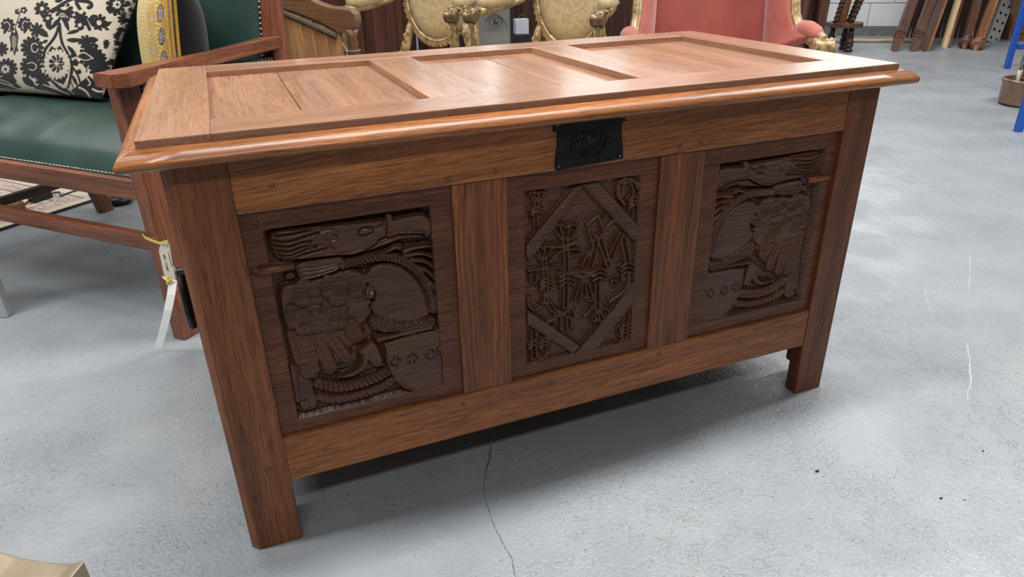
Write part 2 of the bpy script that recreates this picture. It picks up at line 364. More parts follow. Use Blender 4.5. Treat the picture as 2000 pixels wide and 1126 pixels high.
# ================================================================ THE CARVED OAK COFFER
HW, DEP = .6, .62
ZB, ZT, ZTOP = .1216, .205, .5725
ch = empty('oak_coffer', (0, .31, 0), 0, 'large oak coffer chest with three carved front panels and a panelled lid', 'chest')
SW = .08
def post(name, x0, x1, y0, y1, outer, label=None):
    """corner post with a worn chamfer on its outer front arris"""
    c = .011; b = MB(); bmx = bmesh.new()
    if outer < 0: prof = [(x0 + c, y0), (x1, y0), (x1, y1), (x0, y1), (x0, y0 + c)]
    else: prof = [(x0, y0), (x1 - c, y0), (x1, y0 + c), (x1, y1), (x0, y1)]
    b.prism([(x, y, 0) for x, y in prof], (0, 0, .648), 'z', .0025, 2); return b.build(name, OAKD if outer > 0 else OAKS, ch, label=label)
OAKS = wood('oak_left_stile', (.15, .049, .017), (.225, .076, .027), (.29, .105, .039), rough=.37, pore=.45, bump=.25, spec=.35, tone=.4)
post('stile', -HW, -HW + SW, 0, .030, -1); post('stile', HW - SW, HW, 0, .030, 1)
for x0 in (-HW + .001, HW - .036):
    b = MB(); b.box(x0, x0 + .035, .0305, .085, .032, .648, 'z', .004); b.build('side_stile', OAKD, ch)
post('rear_stile', -HW, -HW + .06, DEP - .055, DEP, -1); post('rear_stile', HW - .06, HW, DEP - .055, DEP, 1)
xi = HW - SW + .0004
b = MB(); b.box(-xi, xi, .0015, .030, ZTOP, .648, (1, 0, .07), .0022); b.build('top_rail', OAK, ch)
b = MB(); b.box(-xi, xi, .0015, .030, ZB, ZT, (1, 0, .03), .0022); b.build('bottom_rail', OAK, ch)
OAKMU = wood('oak_muntin', (.13, .040, .014), (.21, .068, .024), (.31, .112, .038), rough=.36, pore=.4, bump=.25, tone=.45, spec=.35)
for sx in (-1, 1):
    b = MB(); b.box(min(sx * .136, sx * .223), max(sx * .136, sx * .223), .002, .03, ZT + .0004, ZTOP - .0004, 'z', .0025); b.build('muntin', OAKMU, ch)
for x0, x1, in ((-HW, -HW + .03), (HW - .03, HW)):
    b = MB(); b.box(x0 + .004, x1 - .004, .0855, DEP - .056, ZB, ZT, 'y'); b.build('side_rail', OAKD, ch)
    b = MB(); b.box(x0 + .004, x1 - .004, .0855, DEP - .056, ZTOP, .648, 'y'); b.build('side_rail', OAKD, ch)
    b = MB(); b.box(x0 + .01, x1 - .008, .0855, DEP - .056, ZT, ZTOP, 'y'); b.build('side_panel', OAKP, ch)
b = MB(); b.box(-HW + .061, HW - .061, DEP - .03, DEP - .006, ZB, .648, 'x'); b.build('back_board', OAKD, ch)
b = MB(); b.box(-HW + .03, HW - .03, .035, DEP - .031, ZB + .03, ZB + .045, 'x'); b.build('bottom_board', OAKD, ch)
for (x, z, r) in [(-.533, .607, .006), (-.2275, .5825, .0055), (-.47, .606, .004), (-.155, .585, .0045), (.17, .583, .0045), (.21, .585, .0045), (-.226, .186, .005), (.163, .190, .005), (-.459, .165, .005),
                  (.545, .60, .006), (.545, .17, .005), (-.55, .155, .006)]:
    b = MB(); y0 = .0015 if abs(x) < .52 else 0; b.lathe((x, y0 + .004, z), (x, y0 - .0006, z), [(0, r), (.9, r), (1, r * .85)], 12); b.build('peg', PEG, ch)
# lid: frame, boards, moulding
HX, Y0, Y1, ZL = .6175, -.005, .626, .684; LY, YB, RW = .085, .538, .0867
ld = MB()
def lidpart(name, x0, x1, y0, y1, g, mat=OAKL, z0=.662, z1=ZL):
    b = MB(); b.box(x0, x1, y0, y1, z0, z1, g, .0016); return b.build(name, mat, ch)
lidpart('lid_rail', -HX + RW, HX - RW, Y0, LY, 'x'); lidpart('lid_rail', -HX + RW, HX - RW, YB, Y1, 'x')
lidpart('lid_stile', -HX, -HX + RW, Y0, Y1, 'y'); lidpart('lid_stile', HX - RW, HX, Y0, Y1, 'y')
for sx in (-1, 1): lidpart('lid_muntin', min(sx * .137, sx * .224), max(sx * .137, sx * .224), LY, YB, 'y')
for (x0, x1, j) in ((-.531, -.224, -.405), (-.137, .137, .02), (.224, .531, .335)):
    lidpart('lid_board', x0, j - .0006, LY - .004, YB + .004, 'y', z0=.656, z1=.6725); lidpart('lid_board', j + .0006, x1, LY - .004, YB + .004, 'y', z0=.656, z1=.6723)
b = MB(); b.box(-HX + .01, HX - .01, Y0 + .012, Y1 - .01, .6485, .660, 'x'); b.build('lid_underside', OAKD, ch)
MP = [(-.022, .6735), (0, .6735), (.008, .6728), (.016, .6700), (.022, .6655), (.0255, .6610), (.0265, .6570), (.0250, .6530), (.021, .6502), (.014, .6490), (-.022, .6490)]
def mould(A, B, out, mA, mB, g):
    """bullnose swept from A to B; mA/mB = mitre directions along the run at each end"""
    A = Vector(A); B = Vector(B); d = (B - A).normalized(); o = Vector(out); V = []; F = []; n = len(MP); m = 24
    for i in range(m + 1):
        for (q, z) in MP:
            p = A.lerp(B, i / m) + o * q
            if i == 0: p -= d * q * mA
            if i == m: p += d * q * mB
            V.append((p.x, p.y, z))
    for i in range(m):
        for k in range(n): F.append((i * n + k, i * n + (k + 1) % n, (i + 1) * n + (k + 1) % n, (i + 1) * n + k))
    F.append(tuple(range(n))[::-1]); F.append(tuple(m * n + k for k in range(n)))
    b = MB(); b.add(V, F, g, True)
    # sharp, mitred ends
    o_ = b.build('moulding', OAKM, ch); return o_
mould((-HX, Y0, 0), (HX, Y0, 0), (0, -1, 0), 1, 1, 'x')
mould((-HX, Y1, 0), (-HX, Y0, 0), (-1, 0, 0), 0, 1, 'y'); mould((HX, Y0, 0), (HX, Y1, 0), (1, 0, 0), 1, 0, 'y')
# ---------------------------------------------------------------- carved panels: real relief built as height fields
class Carve:
    def __init__(s, fx0, fx1, fz0, fz1, step=.0011, ground=-.012):
        s.fx = (fx0, fx1, fz0, fz1); s.xs = np.arange(fx0, fx1 + step / 2, step); s.zs = np.arange(fz0, fz1 + step / 2, step)
        s.X, s.Z = np.meshgrid(s.xs, s.zs); s.H = np.full(s.X.shape, ground); s.gr = ground; s.st = step
    def win(s, P, pad):
        x0, z0 = P.min(0) - pad; x1, z1 = P.max(0) + pad
        i0 = max(0, int((x0 - s.xs[0]) / s.st)); i1 = min(len(s.xs), int((x1 - s.xs[0]) / s.st) + 2)
        j0 = max(0, int((z0 - s.zs[0]) / s.st)); j1 = min(len(s.zs), int((z1 - s.zs[0]) / s.st) + 2)
        return slice(j0, max(j0, j1)), slice(i0, max(i0, i1))
    def seg(s, X, Z, P, closed):
        d = np.full(X.shape, 1e9); arc = np.zeros(X.shape); side = np.zeros(X.shape); L = 0; n = len(P)
        for i in range(n if closed else n - 1):
            a = P[i]; c = P[(i + 1) % n]; e = c - a; l2 = e @ e + 1e-12; ln = math.sqrt(l2)
            t = np.clip(((X - a[0]) * e[0] + (Z - a[1]) * e[1]) / l2, 0, 1)
            dd = np.hypot(X - a[0] - t * e[0], Z - a[1] - t * e[1]); m = dd < d
            d = np.where(m, dd, d); arc = np.where(m, L + t * ln, arc)
            side = np.where(m, np.sign(e[0] * (Z - a[1]) - e[1] * (X - a[0])), side); L += ln
        return d, arc, side
    def sdf(s, X, Z, P):
        d, _, _ = s.seg(X, Z, P, True); ins = np.zeros(X.shape, bool); n = len(P)
        for i in range(n):
            a = P[i]; c = P[(i + 1) % n]
            if a[1] == c[1]: continue
            k = (a[1] > Z) != (c[1] > Z); ins ^= k & (X < (c[0] - a[0]) * (Z - a[1]) / (c[1] - a[1]) + a[0])
        return np.where(ins, -d, d)
    def smooth(s, P, closed=True, it=2):
        P = np.array(P, float)
        for _ in range(it):
            Q = []
            n = len(P)
            for i in range(n if closed else n - 1):
                a = P[i]; c = P[(i + 1) % n]; Q += [a * .75 + c * .25, a * .25 + c * .75]
            if not closed: Q = [P[0]] + Q + [P[-1]]
            P = np.array(Q)
        return P
    def poly(s, P, h, edge=.003, dome=0, domer=.02, sm=1, mode='max', base=None):
        P = s.smooth(P, True, sm) if sm else np.array(P, float); w = s.win(P, .002); X = s.X[w]; Z = s.Z[w]
        if X.size == 0: return
        d = -s.sdf(X, Z, P); b = s.gr if base is None else base
        k = np.clip(d / edge, 0, 1); k = np.sqrt(1 - (1 - k) ** 2)
        v = b + (h - b) * k + dome * np.sqrt(np.clip(d / domer, 0, 1)); H = s.H[w]; ins = d > 0
        s.H[w] = np.where(ins, np.maximum(H, v) if mode == 'max' else v, H)
    def ridge(s, P, w_, h, base=None, sm=2, taper=None, mode='max', p=2.0):
        P = s.smooth(P, False, sm) if sm else np.array(P, float); w = s.win(P, w_ + .001); X = s.X[w]; Z = s.Z[w]
        if X.size == 0: return
        d, arc, _ = s.seg(X, Z, P, False); L = np.sum(np.linalg.norm(np.diff(P, axis=0), axis=1)); W = w_
        if taper is not None: W = w_ * (taper[0] + (taper[1] - taper[0]) * arc / L)
        q = np.clip(d / W, 0, 1); b = s.gr if base is None else base
        v = b + (h - b) * np.sqrt(np.clip(1 - q ** p, 0, 1)); H = s.H[w]; s.H[w] = np.where(q < 1, np.maximum(H, v) if mode == 'max' else v, H)
    def groove(s, P, w_, dep, sm=2, closed=False):
        P = s.smooth(P, closed, sm) if sm else np.array(P, float); w = s.win(P, w_ * 3); X = s.X[w]; Z = s.Z[w]
        if X.size == 0: return
        d, _, _ = s.seg(X, Z, P, closed); s.H[w] = s.H[w] - dep * np.exp(-(d / w_) ** 2)
    def ribs(s, P, w_, h, lam, amp, skew=0.0, base=None, sm=2, lobes=True):
        """band along P with ribs across it"""
        P = s.smooth(P, False, sm); w = s.win(P, w_ + .002); X = s.X[w]; Z = s.Z[w]
        if X.size == 0: return
        d, arc, sd = s.seg(X, Z, P, False); q = d / w_; b = s.gr if base is None else base
        ph = (arc + skew * d * sd) / lam * 2 * math.pi
        v = b + (h - b) * np.sqrt(np.clip(1 - q ** 3, 0, 1)) - amp * (1 - np.abs(np.sin(ph / 2)) ** .7); H = s.H[w]
        s.H[w] = np.where(q < 1, np.maximum(H, v), H)
    def scales(s, P, lam, amp, sm=1):
        P = s.smooth(P, True, sm); w = s.win(P, .001); X = s.X[w]; Z = s.Z[w]; d = -s.sdf(X, Z, P)
        r = np.floor(Z / (lam * .8)); u = (X + (r % 2) * lam / 2) / lam; fu = u - np.floor(u) - .5; fz = Z / (lam * .8) - r - .5
        v = amp * (np.clip(1 - (fu * fu + fz * fz) * 3.4, -.3, 1)); s.H[w] += np.where(d > 0, v * np.clip(d / .002, 0, 1), 0)
    def feather(s, a, c, w_, h0, h1, vein=True):
        a = np.array(a); c = np.array(c); P = np.array([a, c]); w = s.win(P, w_ + .001); X = s.X[w]; Z = s.Z[w]
        if X.size == 0: return
        e = c - a; l2 = e @ e; t = np.clip(((X - a[0]) * e[0] + (Z - a[1]) * e[1]) / l2, 0, 1)
        d = np.hypot(X - a[0] - t * e[0], Z - a[1] - t * e[1]); q = d / w_
        v = h0 + (h1 - h0) * t + .0012 * np.sqrt(np.clip(1 - q * q, 0, 1))
        if vein: v = v - .0009 * np.exp(-(((X - a[0]) * e[1] - (Z - a[1]) * e[0]) / math.sqrt(l2) / .0013) ** 2)
        k = np.clip((1 - q) * w_ / .0022, 0, 1); k = np.sqrt(1 - (1 - k) ** 2); H = s.H[w]
        s.H[w] = np.where(q < 1, np.where(v > H, H + (v - H) * k, v * k + (1 - k) * np.minimum(H, v)), H)
    def mesh(s, x0, x1, z0, z1, yface, deep=1.3, crisp=.8):
        rng = np.random.RandomState(3); H = s.H.copy()
        # deepen: whole relief, then the undercut edges of every overlapping piece
        H = np.where(H < 0, H * deep, H)
        def blur(a, k):
            for ax in (0, 1):
                p_ = np.pad(a, [(k, k) if i_ == ax else (0, 0) for i_ in (0, 1)], mode='edge'); c_ = np.cumsum(p_, ax); c_ = np.insert(c_, 0, 0, ax); n_ = a.shape[ax]
                a = (np.take(c_, np.arange(2 * k + 1, 2 * k + 1 + n_), ax) - np.take(c_, np.arange(0, n_), ax)) / (2 * k + 1)
            return a
        H = np.clip(H + crisp * (H - blur(H, 4)), s.gr * 1.75, .0006)
        nz = rng.randn(*H.shape); nz = (nz + np.roll(nz, 1, 0) + np.roll(nz, 1, 1) + np.roll(nz, 1, (0, 1))) / 4
        gx = np.sin(s.Z * 900 + 6 * np.sin(s.X * 22 + s.Z * 35)) * .00012
        H += gx + nz * np.where(H < s.gr + .0015, .0007, .00012)
        fx0, fx1, fz0, fz1 = s.fx
        xs = np.concatenate([[x0, (x0 + s.xs[0]) / 2, s.xs[0] - .0006, s.xs[0]], s.xs, [s.xs[-1], s.xs[-1] + .0006, (x1 + s.xs[-1]) / 2, x1]]); zs = np.concatenate([[z0, (z0 + s.zs[0]) / 2, s.zs[0] - .0006, s.zs[0]], s.zs, [s.zs[-1], s.zs[-1] + .0006, (z1 + s.zs[-1]) / 2, z1]])
        G = np.zeros((len(zs), len(xs))); G[4:4 + H.shape[0], 4:4 + H.shape[1]] = H
        XX, ZZ = np.meshgrid(xs, zs); V = np.stack([XX, yface - G, ZZ], 2).reshape(-1, 3); nx = len(xs); nzv = len(zs)
        j, i = np.meshgrid(np.arange(nzv - 1), np.arange(nx - 1), indexing='ij'); q = (j * nx + i).ravel()
        Fq = np.stack([q, q + 1, q + nx + 1, q + nx], 1); return V, Fq
def big_mesh(name, V, Fq, mat, parent, grain, smooth=True, cols=None):
    me = bpy.data.meshes.new(name); inv = np.array(WM[parent.name].inverted()) if parent is not None else np.eye(4)
    L = V @ inv[:3, :3].T + inv[:3, 3]; nf = len(Fq)
    me.vertices.add(len(L)); me.vertices.foreach_set('co', L.astype(np.float32).ravel())
    me.loops.add(nf * 4); me.loops.foreach_set('vertex_index', Fq.astype(np.int32).ravel())
    me.polygons.add(nf); me.polygons.foreach_set('loop_start', np.arange(0, nf * 4, 4, dtype=np.int32))
    try: me.polygons.foreach_set('loop_total', np.full(nf, 4, dtype=np.int32))
    except Exception: pass
    me.update(calc_edges=True); me.polygons.foreach_set('use_smooth', np.full(nf, smooth))
    at = me.attributes.new('grain', 'FLOAT_VECTOR', 'POINT'); at.data.foreach_set('vector', np.array(grains(V, grain), dtype=np.float32).ravel())
    if cols is not None:
        ca = me.attributes.new('paint', 'FLOAT_COLOR', 'POINT'); ca.data.foreach_set('color', np.asarray(cols, dtype=np.float32).ravel())
    me.materials.append(mat); o = bpy.data.objects.new(name, me); COL.objects.link(o)
    if parent is not None: o.parent = parent; WM[o.name] = WM[parent.name]
    return o
YF = .0085
def PL(pts, ox, oy, k, y=YF + .004):
    out = []
    for (x, yy) in pts:
        p = ONPL(ox + x / k, oy + yy / k, (0, y, 0), (0, 1, 0)); out.append((p[0], p[2]))
    return np.array(out)
A = lambda *p: PL(p, 500, 400, 5.119)
B = lambda *p: PL(p, 530, 580, 4.503)
MA = lambda *p: PL(p, 1010, 340, 5.632)
MBm = lambda *p: PL(p, 1010, 520, 5.629)
U = 1 / 5.119 * .00071   # metres per crop-A unit
def dragon(c):
    # arch of the neck: smooth inner field, ribbed mane, flame fins
    c.poly(A((880, 690), (1120, 690), (1130, 640), (1300, 560), (1500, 610), (1650, 760), (1740, 900), (1765, 1060), (1740, 1130), (1600, 1190), (1450, 1240), (1300, 1210), (1180, 1130), (1120, 1020), (1200, 930), (1120, 800)), -.0055, .006, .002, .05)
    for q in ([(1490, 470), (1600, 430), (1740, 405), (1770, 430)], [(1500, 520), (1650, 480), (1770, 520)], [(1560, 560), (1700, 560), (1790, 640)], [(1620, 640), (1720, 660), (1800, 760)], [(1690, 740), (1760, 790), (1815, 900)], [(1730, 860), (1790, 930), (1820, 1030)], [(1440, 430), (1400, 420), (1350, 450), (1290, 480)]):
        c.ridge(A(*q), .0058, -.0035, None, 2, (1.1, .45))
    c.ribs(A((880, 605), (1000, 570), (1160, 530), (1290, 520), (1420, 545), (1540, 600), (1640, 690), (1710, 800), (1750, 920), (1775, 1050)), .0085, -.002, .0062, .0022, .5)
    c.groove(A((900, 660), (1150, 600), (1300, 575), (1480, 620), (1620, 750), (1700, 900), (1720, 1050)), .0016, .0012)
    # scaly tail
    t = B((850, 200), (880, 150), (1000, 190), (1120, 215), (1230, 230), (1340, 200), (1440, 150), (1450, 260), (1300, 290), (1150, 310), (1000, 320), (860, 270))
    c.poly(t, -.0035, .004, .001, .01); c.scales(t, .0062, .0016)
    # tail coil below, with a fringe
    c.ribs(B((430, 900), (560, 925), (700, 905), (860, 860), (1000, 800), (1080, 740)), .0085, -.006, .0085, .0012, .3)
    c.ribs(B((420, 770), (560, 800), (700, 795), (850, 750), (960, 700), (1040, 660)), .0105, -.0035, .0078, .0018, .3)
    c.groove(B((420, 830), (560, 850), (700, 840), (850, 800), (1040, 720)), .0018, .002)
    # leg and claw
    c.poly(B((870, 370), (930, 400), (975, 500), (1000, 600), (930, 630), (860, 590), (830, 520), (770, 520), (760, 480), (820, 430)), -.003, .006)
    c.ridge(B((840, 500), (835, 570), (790, 640), (700, 690), (590, 700)), .0075, -.0035, None, 2, (1.2, .5))
    c.groove(B((800, 560), (760, 630), (680, 675), (600, 690)), .0013, .0014); c.groove(B((960, 400), (985, 500), (985, 570)), .0014, .0012)
    # body / wing block
    c.poly(A((232, 930), (240, 850), (300, 795), (500, 770), (740, 700), (900, 640), (960, 640), (1080, 680), (1130, 760), (1100, 900), (1180, 960), (1120, 1040), (1150, 1130), (1050, 1180), (850, 1250), (600, 1300), (380, 1300), (290, 1250)), -.0045, .005, .001, .03)
    c.poly(B((100, 60), (600, 60), (760, 160), (830, 260), (800, 380), (690, 470), (700, 560), (520, 640), (430, 660), (420, 730), (330, 760), (200, 700), (130, 300)), -.007, .005, sm=1)
    c.poly(B((830, 60), (900, 100), (870, 200), (700, 300), (640, 200), (700, 60)), -.0045, .005)
    Wb = B((0, 0), (1, 0))[1][0] - B((0, 0), (1, 0))[0][0]; k = abs(Wb)
    for (a, e, w, h0, h1) in [((280, 760), (330, 940), 88, -.009, -.006), ((215, 640), (255, 900), 62, -.0095, -.007),
                              ((235, 420), (330, 660), 78, -.008, -.0045), ((190, 330), (260, 560), 62, -.008, -.005), ((400, 380), (520, 610), 72, -.0075, -.0035), ((345, 400), (390, 640), 50, -.008, -.0045), ((530, 360), (650, 520), 64, -.0075, -.0035),
                              ((690, 230), (745, 335), 78, -.006, -.003), ((600, 110), (590, 210), 92, -.0055, -.0025), ((440, 70), (430, 130), 80, -.005, -.0028), ((270, 150), (285, 265), 88, -.0055, -.003), ((175, 100), (185, 220), 60, -.006, -.0035)]:
        c.feather(B(a)[0], B(e)[0], w * k, h0, h1)
    ka = abs(A((0, 0), (1, 0))[1][0] - A((0, 0), (1, 0))[0][0])
    for (a, e, w, h0, h1) in [((830, 800), (820, 920), 115, -.0048, -.002), ((720, 760), (710, 850), 80, -.0045, -.002), ((480, 820), (470, 930), 110, -.0045, -.0022), ((590, 880), (600, 930), 90, -.0045, -.0024), ((1000, 760), (1000, 860), 85, -.0045, -.002), ((1140, 850), (1140, 890), 58, -.004, -.0015)]:
        c.feather(A(a)[0], A(e)[0], w * ka, h0, h1, False)
    # collar under the head
    c.poly(A((385, 575), (800, 510), (880, 515), (895, 600), (850, 645), (740, 700), (620, 735), (500, 765), (420, 740), (395, 660)), -.0035, .004)
    for dy in (0, 45, 95): c.groove(A((410, 640 + dy), (600, 625 + dy * .9), (780, 590 + dy * .6), (860, 580 + dy * .3)), .0012, .0012)
    c.poly(A((280, 720), (330, 660), (400, 680), (420, 745), (300, 775)), -.007, .004)
    # head with flowing hair, ear, eye, snout
    c.poly(A((135, 255), (500, 222), (850, 180), (1290, 138), (1330, 125), (1375, 140), (1500, 100), (1660, 72), (1725, 115), (1760, 200), (1752, 285), (1690, 335), (1500, 345), (1400, 365), (1300, 405), (1100, 475), (900, 512), (790, 512), (390, 552), (235, 562), (165, 485), (140, 380)), -.001, .005, sm=1)
    for q in ([(150, 300), (300, 300), (480, 255), (640, 235)], [(150, 350), (320, 370), (480, 310), (620, 270)], [(155, 395), (330, 420), (440, 370), (560, 360)], [(165, 440), (320, 470), (430, 420), (540, 400)], [(185, 485), (320, 520), (470, 450), (600, 410)], [(220, 530), (360, 535), (480, 480), (700, 430)]):
        c.groove(A(*q), .0016, .0026)
    c.ridge(A((560, 380), (620, 300), (720, 255), (800, 260), (820, 310), (760, 340), (720, 320)), .0035, .0004, -.004, 2)
    c.groove(A((720, 320), (760, 340), (800, 310)), .003, .003); c.groove(A((560, 400), (700, 390), (800, 430)), .0015, .0014)
    c.groove(A((1015, 275), (1040, 230), (1100, 215), (1165, 220), (1170, 260), (1120, 295), (1040, 300)), .0013, .0022, 1, True)
    c.ridge(A((1080, 262), (1110, 258)), .0035, .0002, -.003, 0)
    c.groove(A((1180, 225), (1240, 205), (1290, 150)), .0016, .0018); c.groove(A((1300, 150), (1300, 230), (1310, 300), (1220, 350)), .0018, .0022)
    c.ridge(A((1330, 120), (1330, 170)), .0045, .0005, -.004, 0)
    c.groove(A((1330, 270), (1480, 265), (1650, 245), (1700, 270)), .0014, .0012)
    c.poly(A((1320, 290), (1690, 270), (1700, 330), (1500, 345), (1400, 365), (1300, 405), (1100, 475), (900, 512), (1100, 440)), -.0038, .004, mode='set')
    # shield with a row of crosses
    c.poly(B((990, 400), (1150, 345), (1478, 272), (1498, 600), (1512, 785), (1400, 825), (1290, 838), (1180, 802), (1090, 740), (1040, 640), (1010, 560)), -.001, .0022, sm=0)
    c.ridge(B((940, 365), (1050, 345), (1200, 310), (1400, 265)), .006, -.0008)
    for (x, y, r) in [(1092, 560, 36), (1236, 535, 38), (1400, 500, 38), (1490, 445, 30)]:
        a = r * .36; sk = -.22; q = [(-a, -r), (a, -r), (a, -a), (r, -a), (r, a), (a, a), (a, r), (-a, r), (-a, a), (-r, a), (-r, -a), (-a, -a)]
        c.poly(B(*[(x + u, y + v + sk * u) for u, v in q]), .0006, .0012, sm=0, base=-.001); c.groove(B(*[(x + u * 1.12, y + (v + sk * u) * 1.12) for u, v in q]), .0009, .0016, 0, True)
def monogram(c):
    top = -.0008
    c.H[:] = -.0085; c.gr = -.0085
    def bar(P): c.poly(P, top, .0025, sm=0)
    q1 = MA((85, 775), (615, 138), (720, 112), (690, 200), (370, 632), (130, 962), (88, 905)); q2 = MA((700, 112), (890, 75), (1335, 560), (1320, 745), (1265, 720), (1060, 500))
    q3 = MBm((98, 455), (690, 862), (610, 962), (96, 625)); q4 = MBm((1285, 130), (1305, 160), (1280, 385), (870, 900), (600, 972), (680, 885), (1020, 490))
    for q in (q1, q2, q3, q4): bar(q)
    c.gr = -.0085
    def R(P, w=.0036, h=-.002, tp=None): c.ridge(P, w, h, None, 1, tp)
    def D(F, pts, off=18, w=.0026):
        """a gothic stem: two parallel rolls"""
        P = np.array(pts, float); t = np.gradient(P, axis=0); nn = np.stack([-t[:, 1], t[:, 0]], 1); nn /= np.linalg.norm(nn, axis=1, keepdims=True) + 1e-9
        for s_ in (-1, 1): R(F(*[tuple(p) for p in P + nn * off * s_]), w)
    def chev(F, x, y, w=62, n=3, dy=40):
        for k in range(n): c.ridge(F((x - w, y + 30 + k * dy), (x - w * .3, y - 8 + k * dy), (x + w * .25, y - 12 + k * dy), (x + w, y + 12 + k * dy)), .0030, -.0006, -.006, 0)
    def flare(F, x, y, w, h, up=True):
        sgn = 1 if up else -1
        for dx in (-w, -w * .4, w * .3, w): R(F((x + dx * .25, y), (x + dx * .7, y - sgn * h * .55), (x + dx, y - sgn * h)), .0026)
        R(F((x - w, y - sgn * h), (x - w * .3, y - sgn * h * 1.18), (x, y - sgn * h * .85), (x + w * .4, y - sgn * h * 1.15), (x + w, y - sgn * h)), .0028)
    # left letter
    D(MA, [(300, 900), (300, 1010), (305, 1100)]); D(MBm, [(310, 80), (315, 290), (320, 400)]); flare(MA, 270, 930, 120, 130)
    R(MBm((320, 300), (270, 430), (190, 487), (120, 430), (115, 350)), .0035); R(MBm((125, 345), (135, 350)), .0045)
    chev(MBm, 312, 140); R(MA((130, 1060), (240, 1040), (480, 1020)), .0036); R(MBm((140, 90), (140, 180), (210, 175), (215, 90)), .0026)
    R(MBm((320, 400), (350, 460), (430, 520), (380, 600)), .0034); R(MBm((360, 390), (420, 470), (520, 510)), .003)
    # second letter
    D(MA, [(530, 700), (540, 900), (540, 1100)], 24, .003); D(MBm, [(540, 60), (535, 250), (530, 460)], 24, .003); flare(MA, 530, 720, 145, 150)
    R(MA((340, 790), (470, 800), (560, 790), (650, 740)), .0042); R(MA((355, 965), (420, 890), (490, 840), (580, 820), (680, 825)), .003); R(MA((580, 900), (700, 875)), .0034)
    chev(MBm, 540, 90, 80, 3, 46)
    R(MBm((335, 615), (440, 545), (560, 490), (600, 380)), .004); R(MBm((560, 380), (620, 480), (655, 560), (590, 650)), .004); R(MBm((440, 500), (540, 545), (640, 590)), .004)
    for x in (420, 480, 540, 590): R(MBm((x, 560), (x + (x - 510) * .25, 690)), .0026)
    # middle tassel
    R(MA((700, 1010), (760, 900), (840, 830)), .0034); R(MA((600, 1090), (700, 1060), (820, 1080)), .005); flare(MBm, 735, 140, 105, 215, False); R(MBm((640, 90), (735, 120), (830, 80)), .005)
    # right letter M
    R(MA((770, 555), (890, 452)), .0042); R(MA((890, 452), (950, 600), (1060, 510)), .004); R(MA((960, 450), (920, 640), (1010, 560)), .003); R(MA((775, 590), (835, 800)), .003)
    D(MA, [(880, 690), (840, 870), (790, 1040)], 26, .0032); D(MA, [(900, 670), (950, 830), (1005, 1000)], 24, .0032); D(MA, [(1000, 970), (1070, 810), (1145, 650)], 24, .0032); D(MA, [(1165, 700), (1190, 830), (1215, 970)], 30, .003)
    chev(MBm, 900, 30, 72, 3, 46); chev(MA, 1215, 985, 75, 3, 46)
    D(MBm, [(880, 180), (880, 330), (885, 480)], 24, .003); R(MBm((860, 400), (800, 480), (735, 545)), .0042); R(MBm((900, 400), (960, 460), (1010, 480)), .004); flare(MBm, 885, 480, 75, 110, False)
    R(MBm((1150, 90), (1150, 160), (1100, 212), (1045, 195), (1030, 160), (1060, 145), (1090, 165)), .0034); R(MBm((1230, 60), (1230, 190), (1160, 290), (1020, 385)), .0046)
    # corner letters
    flare(MA, 215, 300, 85, 95); D(MA, [(212, 290), (205, 420), (200, 570)]); chev(MA, 215, 370, 65, 2, 40)
    R(MA((1180, 320), (1105, 230), (1115, 100), (1210, 40), (1300, 75), (1330, 150)), .0046); R(MA((1150, 250), (1155, 120), (1215, 75), (1270, 120), (1280, 230)), .003); D(MA, [(1300, 210), (1300, 380), (1290, 540)], 26); chev(MA, 1285, 255, 60, 3, 42)
    D(MBm, [(180, 700), (180, 860), (180, 980)], 26); D(MBm, [(300, 790), (300, 860), (290, 940)], 24); R(MBm((150, 1000), (220, 1040), (300, 1000), (330, 930)), .004); chev(MBm, 182, 825, 60, 2, 42); chev(MBm, 305, 790, 52, 3, 38)
    D(MBm, [(1195, 500), (1190, 640), (1180, 800)], 30); chev(MBm, 1182, 655, 60, 3, 38); R(MBm((1030, 845), (1110, 850), (1180, 790), (1250, 830)), .0044)
def carved(name, x0, x1, f, fn, mirror=False, deep=1.3, crisp=.8):
    c = Carve(*f); fn(c)
    V, Fq = c.mesh(x0, x1, ZT - .004, ZTOP + .004, YF, deep, crisp)
    if mirror: V[:, 0] *= -1; Fq = Fq[:, ::-1]
    o = big_mesh(name, V, Fq, OAKP, ch, 'x'); o.data.materials.append(OAKC)
    nx = len(c.xs) + 8; nz = len(c.zs) + 8; mi = np.zeros((nz - 1, nx - 1), np.int32); mi[3:-3, 3:-3] = 1; o.data.polygons.foreach_set('material_index', mi.ravel()); return o
lp = carved('carved_panel', -.5215, -.2215, (-.492, -.2555, .2285, .5445), dragon); lp['label'] = 'left carved panel of a winged dragon holding a shield, head at the right'
rp = carved('carved_panel', -.5215, -.2215, (-.4965, -.2605, .231, .542), dragon, True, 1.2, .55); rp['label'] = 'right carved panel of a winged dragon holding a shield, head at the left'
mp = carved('carved_panel', -.1375, .1375, (-.1055, .103, .2295, .5445), monogram, False, 1.0, .5); mp['label'] = 'middle carved panel with gothic letters in a lozenge'
for sx, par in ((-1, lp), (1, rp)):
    b = MB(); p0 = A((20, 642))[0]; p1 = A((372, 590))[0]; yy = YF - .0045
    b.lathe((sx * -p0[0] if sx > 0 else p0[0], yy, p0[1]), ((-p1[0]) if sx > 0 else p1[0], yy + .001, p1[1]), [(0, .0035), (.03, .0052), (.5, .0056), (1, .0056)], 12)
    b.build('pin', OAKS, par)
    b = MB(); cx = (-p0[0] if sx > 0 else p0[0])
    b.tube([(cx + .0085 * math.cos(t), YF - .0005, p0[1] + .0085 * math.sin(t)) for t in np.linspace(0, 2 * math.pi, 22)], .0016, 8, 'x'); b.build('pin_ring', OAKP, par)
